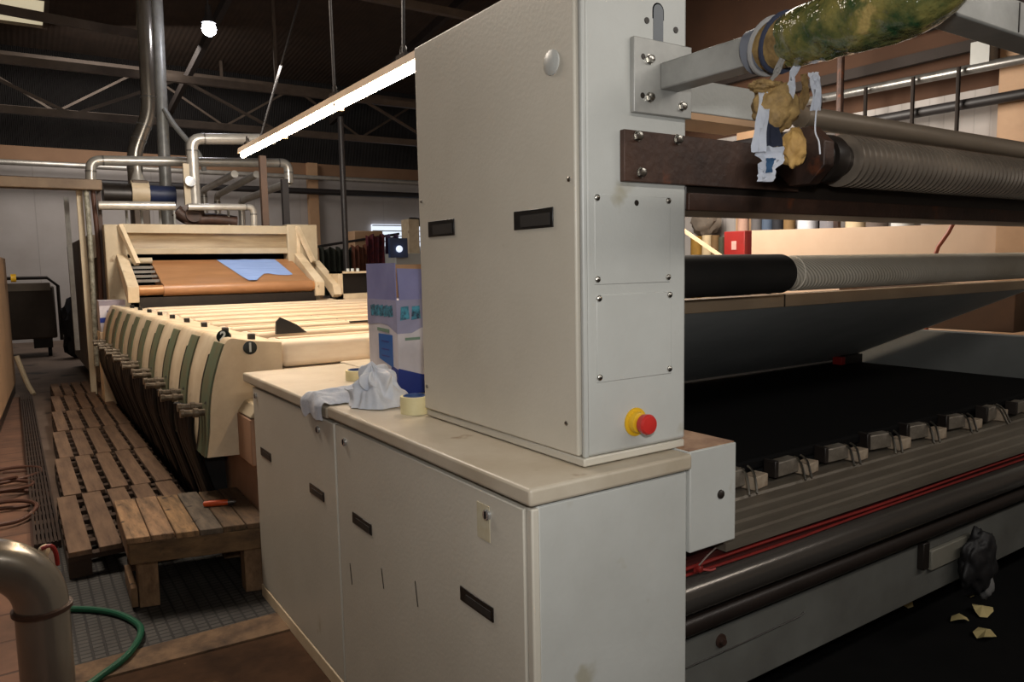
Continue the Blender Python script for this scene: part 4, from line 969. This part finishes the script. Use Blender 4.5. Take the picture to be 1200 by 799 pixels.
# ---------------------------------------------------------------- right background
MB().prism([(4.0, 0), (8.0, 0), (8.0, 2.0), (4.0, 1.9)], 'yz', 10, 10.1).top('tan_partition', mat('partition', (190, 162, 136), .6, col2=(176, 148, 122), scale=1), 'long tan panel partition behind the cloth roller', 'partition')
rc = T('red_cabinet', 'red fire cabinet at the left end of the tan partition', 'cabinet', (10, 8.3, 0))
MB().box(9.9, 10.1, 8.06, 8.48, 1.2, 2.0).build('body', M['redcab'], rc, bevel=.01)
MB().box(9.895, 9.9, 8.22, 8.32, 1.7, 1.84).build('white_sign', mat('sign_white', (200, 150, 140), .5), rc)
MB().box(9.895, 9.9, 8.15, 8.4, 1.55, 1.62).build('dark_strip', mat('sign_dark', (110, 20, 18), .5), rc)
MB().box(9.95, 10.08, 8.2, 8.35, 0, 1.2).build('stand', M['pole'], rc)
rolls = [(10.45, .12, 2.02, (150, 112, 40), 'mustard yellow fabric roll left of the red cabinet'), (10.18, .1, 2.03, (214, 190, 150), 'cream fabric roll next to the mustard one'), (9.98, .08, 2.02, (120, 92, 56), 'brown fabric roll next to the cream one'), (9.82, .06, 1.98, (70, 70, 52), 'dark olive fabric roll right of the brown one')]
for (y, r, z, c, lb) in rolls:
    MB().cyl((11.4, y, 0), (11.4, y, z), r, 18).top('fabric_roll', mat('roll_%d' % int(y*100), c, .8), lb, 'fabric roll', 'standing fabric rolls')
cols = [((190, 150, 130), 9.15), ((96, 92, 92), 8.85), ((76, 90, 110), 8.62), ((30, 30, 36), 8.40), ((130, 100, 60), 8.17), ((220, 220, 224), 7.82), ((130, 126, 130), 7.4), ((220, 196, 158), 6.95), ((110, 96, 88), 6.6), ((214, 214, 210), 6.2), ((150, 140, 130), 5.75), ((206, 186, 160), 5.4)]
for i, (c, y) in enumerate(cols):
    MB().cyl((11.2, y, 0), (11.2, y, 2.6), .16 if i > 4 else .1, 18).top('fabric_roll', mat('stack_%d' % i, c, .8), 'tall %s fabric roll behind the tan partition, %s' % (('pink', 'dark grey', 'steel blue', 'black', 'ochre', 'white', 'grey', 'cream', 'taupe', 'off white', 'dull beige', 'light sand')[i], ('right above the red cabinet' if i == 0 else 'roll %d from the red cabinet' % (i+1))), 'fabric roll', 'fabric rolls behind the partition')
MB().bar((9.6, 9.5, 2.28), (9.6, 5.45, .01), .05).top('leaning_plank', M['tanpan'], 'pale wooden plank leaning left of the red cabinet', 'plank')
MB().blob((11.6, 10.4, 2.3), (.2, .35, .28), 4, .3, 2).top('dust_bag', mat('dust_bag', (120, 108, 96), .9), 'brownish grey bag hanging on the right wall above the mustard roll', 'bag')
MB().cyl((11.75, 10.4, 2.5), (11.99, 10.4, 2.5), .03, 8).top('wall_hook', M['pole'], 'dark hook on the right wall holding the grey bag', 'hook')
MB().cyl((11.6, 2, 4.1), (11.6, 15, 4.35), .07, 16).top('wall_pipe', M['steel'], 'bright steel pipe along the right wall, above the dark one', 'pipe')
MB().cyl((11.6, 2, 3.68), (11.6, 15, 3.72), .075, 16).top('wall_pipe', M['pole'], 'dark pipe along the right wall below the bright steel pipe', 'pipe')
for i, y in enumerate((5.6, 6.25, 7.0, 7.8, 8.6)):
    MB().cyl((11.45, y, 0), (11.45, y, 4.2), .03, 8).top('pipe_drop', M['rail'], 'thin vertical drop pipe on the right wall, %s from the tan column' % ('first', 'second', 'third', 'fourth', 'fifth')[i], 'pipe', 'drop pipes on the right wall')
MB().cyl((11.0, 7.15, 0), (11.0, 7.15, 5.04), .055, 10).top('brown_pole', M['rust'], 'rusty brown vertical pole behind the green padding', 'pole')
MB().box(11.55, 11.8, 5.25, 5.5, 4.2, 4.52).top('vent_box', M['cabg'], 'small pale grey box under the cross beam at the right wall', 'box')
MB().tube([(9.4, 4.5, 2.1), (9.35, 4.62, 1.8), (9.3, 4.75, 1.5), (9.28, 4.8, .7), (9.28, 4.8, .02)], .025, 8, smooth=3).top('orange_cable', mat('orange_cable', (170, 84, 52), .5), 'orange red cable hanging in front of the tan partition', 'cable')
MB().box(9.7, 9.95, 3.9, 4.25, 0, 2.6).top('tan_post', M['tan'], 'tan wooden post at the right end of the partition', 'post')

# ---------------------------------------------------------------- lights
def area(name, loc, target, size, power, col=(1, .93, .84), sy=None):
    l = bpy.data.lights.new(name, 'AREA'); l.energy = power; l.color = col; l.size = size
    if sy: l.shape = 'RECTANGLE'; l.size_y = sy
    o = bpy.data.objects.new(name, l); COL.objects.link(o); o.location = loc
    o.rotation_euler = (Vector(target)-Vector(loc)).to_track_quat('-Z', 'Y').to_euler(); return o
fl_ = bpy.data.lights.new('camera_flash', 'SPOT'); fl_.energy = 73; fl_.color = (1, .99, .97); fl_.spot_size = math.radians(92); fl_.spot_blend = 1; fl_.shadow_soft_size = .05
fo = bpy.data.objects.new('camera_flash', fl_); COL.objects.link(fo); fo.location = (.0, -.12, 1.72)
fo.rotation_euler = (Vector((1.4, 1.5, 1.32))-Vector(fo.location)).to_track_quat('-Z', 'Y').to_euler()
area('fill_row', (2.6, -1.3, 3.3), (2.6, 1.6, 1.3), 6, 58, (1, .95, .88), .16)  # unseen area light added for the shaft streak and the near faces
area('fill_far', (2, 16.5, 5.9), (3, 18.5, 1.5), 3, 180, (1, .93, .87))  # unseen fill added to brighten the far wall
area('fill_right', (8.0, 8, 4.0), (11.5, 7.5, 1.3), 2.4, 330, (1, .92, .82))  # unseen fill, put in to light the right wall
area('fill_left', (.1, 5.2, 4.2), (.45, 4.6, 0), 1.2, 125, (1, .86, .72))  # added fill over the walkway and bench, no visible fitting
area('fill_feeder', (2.0, 7.2, 3.6), (2.1, 9.7, 1.6), .8, 90, (1, .93, .84))  # extra unseen light that lifts the dim feeder
area('fill_middle', (4.2, 4.6, 4.2), (3.0, 1.7, 1.3), 1.4, 75, (1, .9, .78))  # unseen light added for the roller tops and chute lip
W = bpy.data.worlds.new('hall_air'); S.world = W; W.use_nodes = True
W.node_tree.nodes['Background'].inputs['Color'].default_value = (.05, .045, .04, 1); W.node_tree.nodes['Background'].inputs['Strength'].default_value = .2

# ---------------------------------------------------------------- camera
cam = bpy.data.cameras.new('camera'); cam.sensor_width = 36; cam.sensor_fit = 'HORIZONTAL'; cam.lens = 26.4; cam.clip_start = .05
co = bpy.data.objects.new('camera', cam); COL.objects.link(co)
Rm = Matrix(((0.83135155, 0.07055666, -0.55124981), (-0.55543042, 0.07201767, -0.82843859), (-0.01875213, 0.99490463, 0.09906132)))
co.matrix_world = Matrix.Translation((0, 0, 1.5)) @ Rm.to_4x4()
S.camera = co
S.view_settings.view_transform = 'Standard'; S.view_settings.look = 'None'; S.view_settings.exposure = 0; S.view_settings.gamma = 1
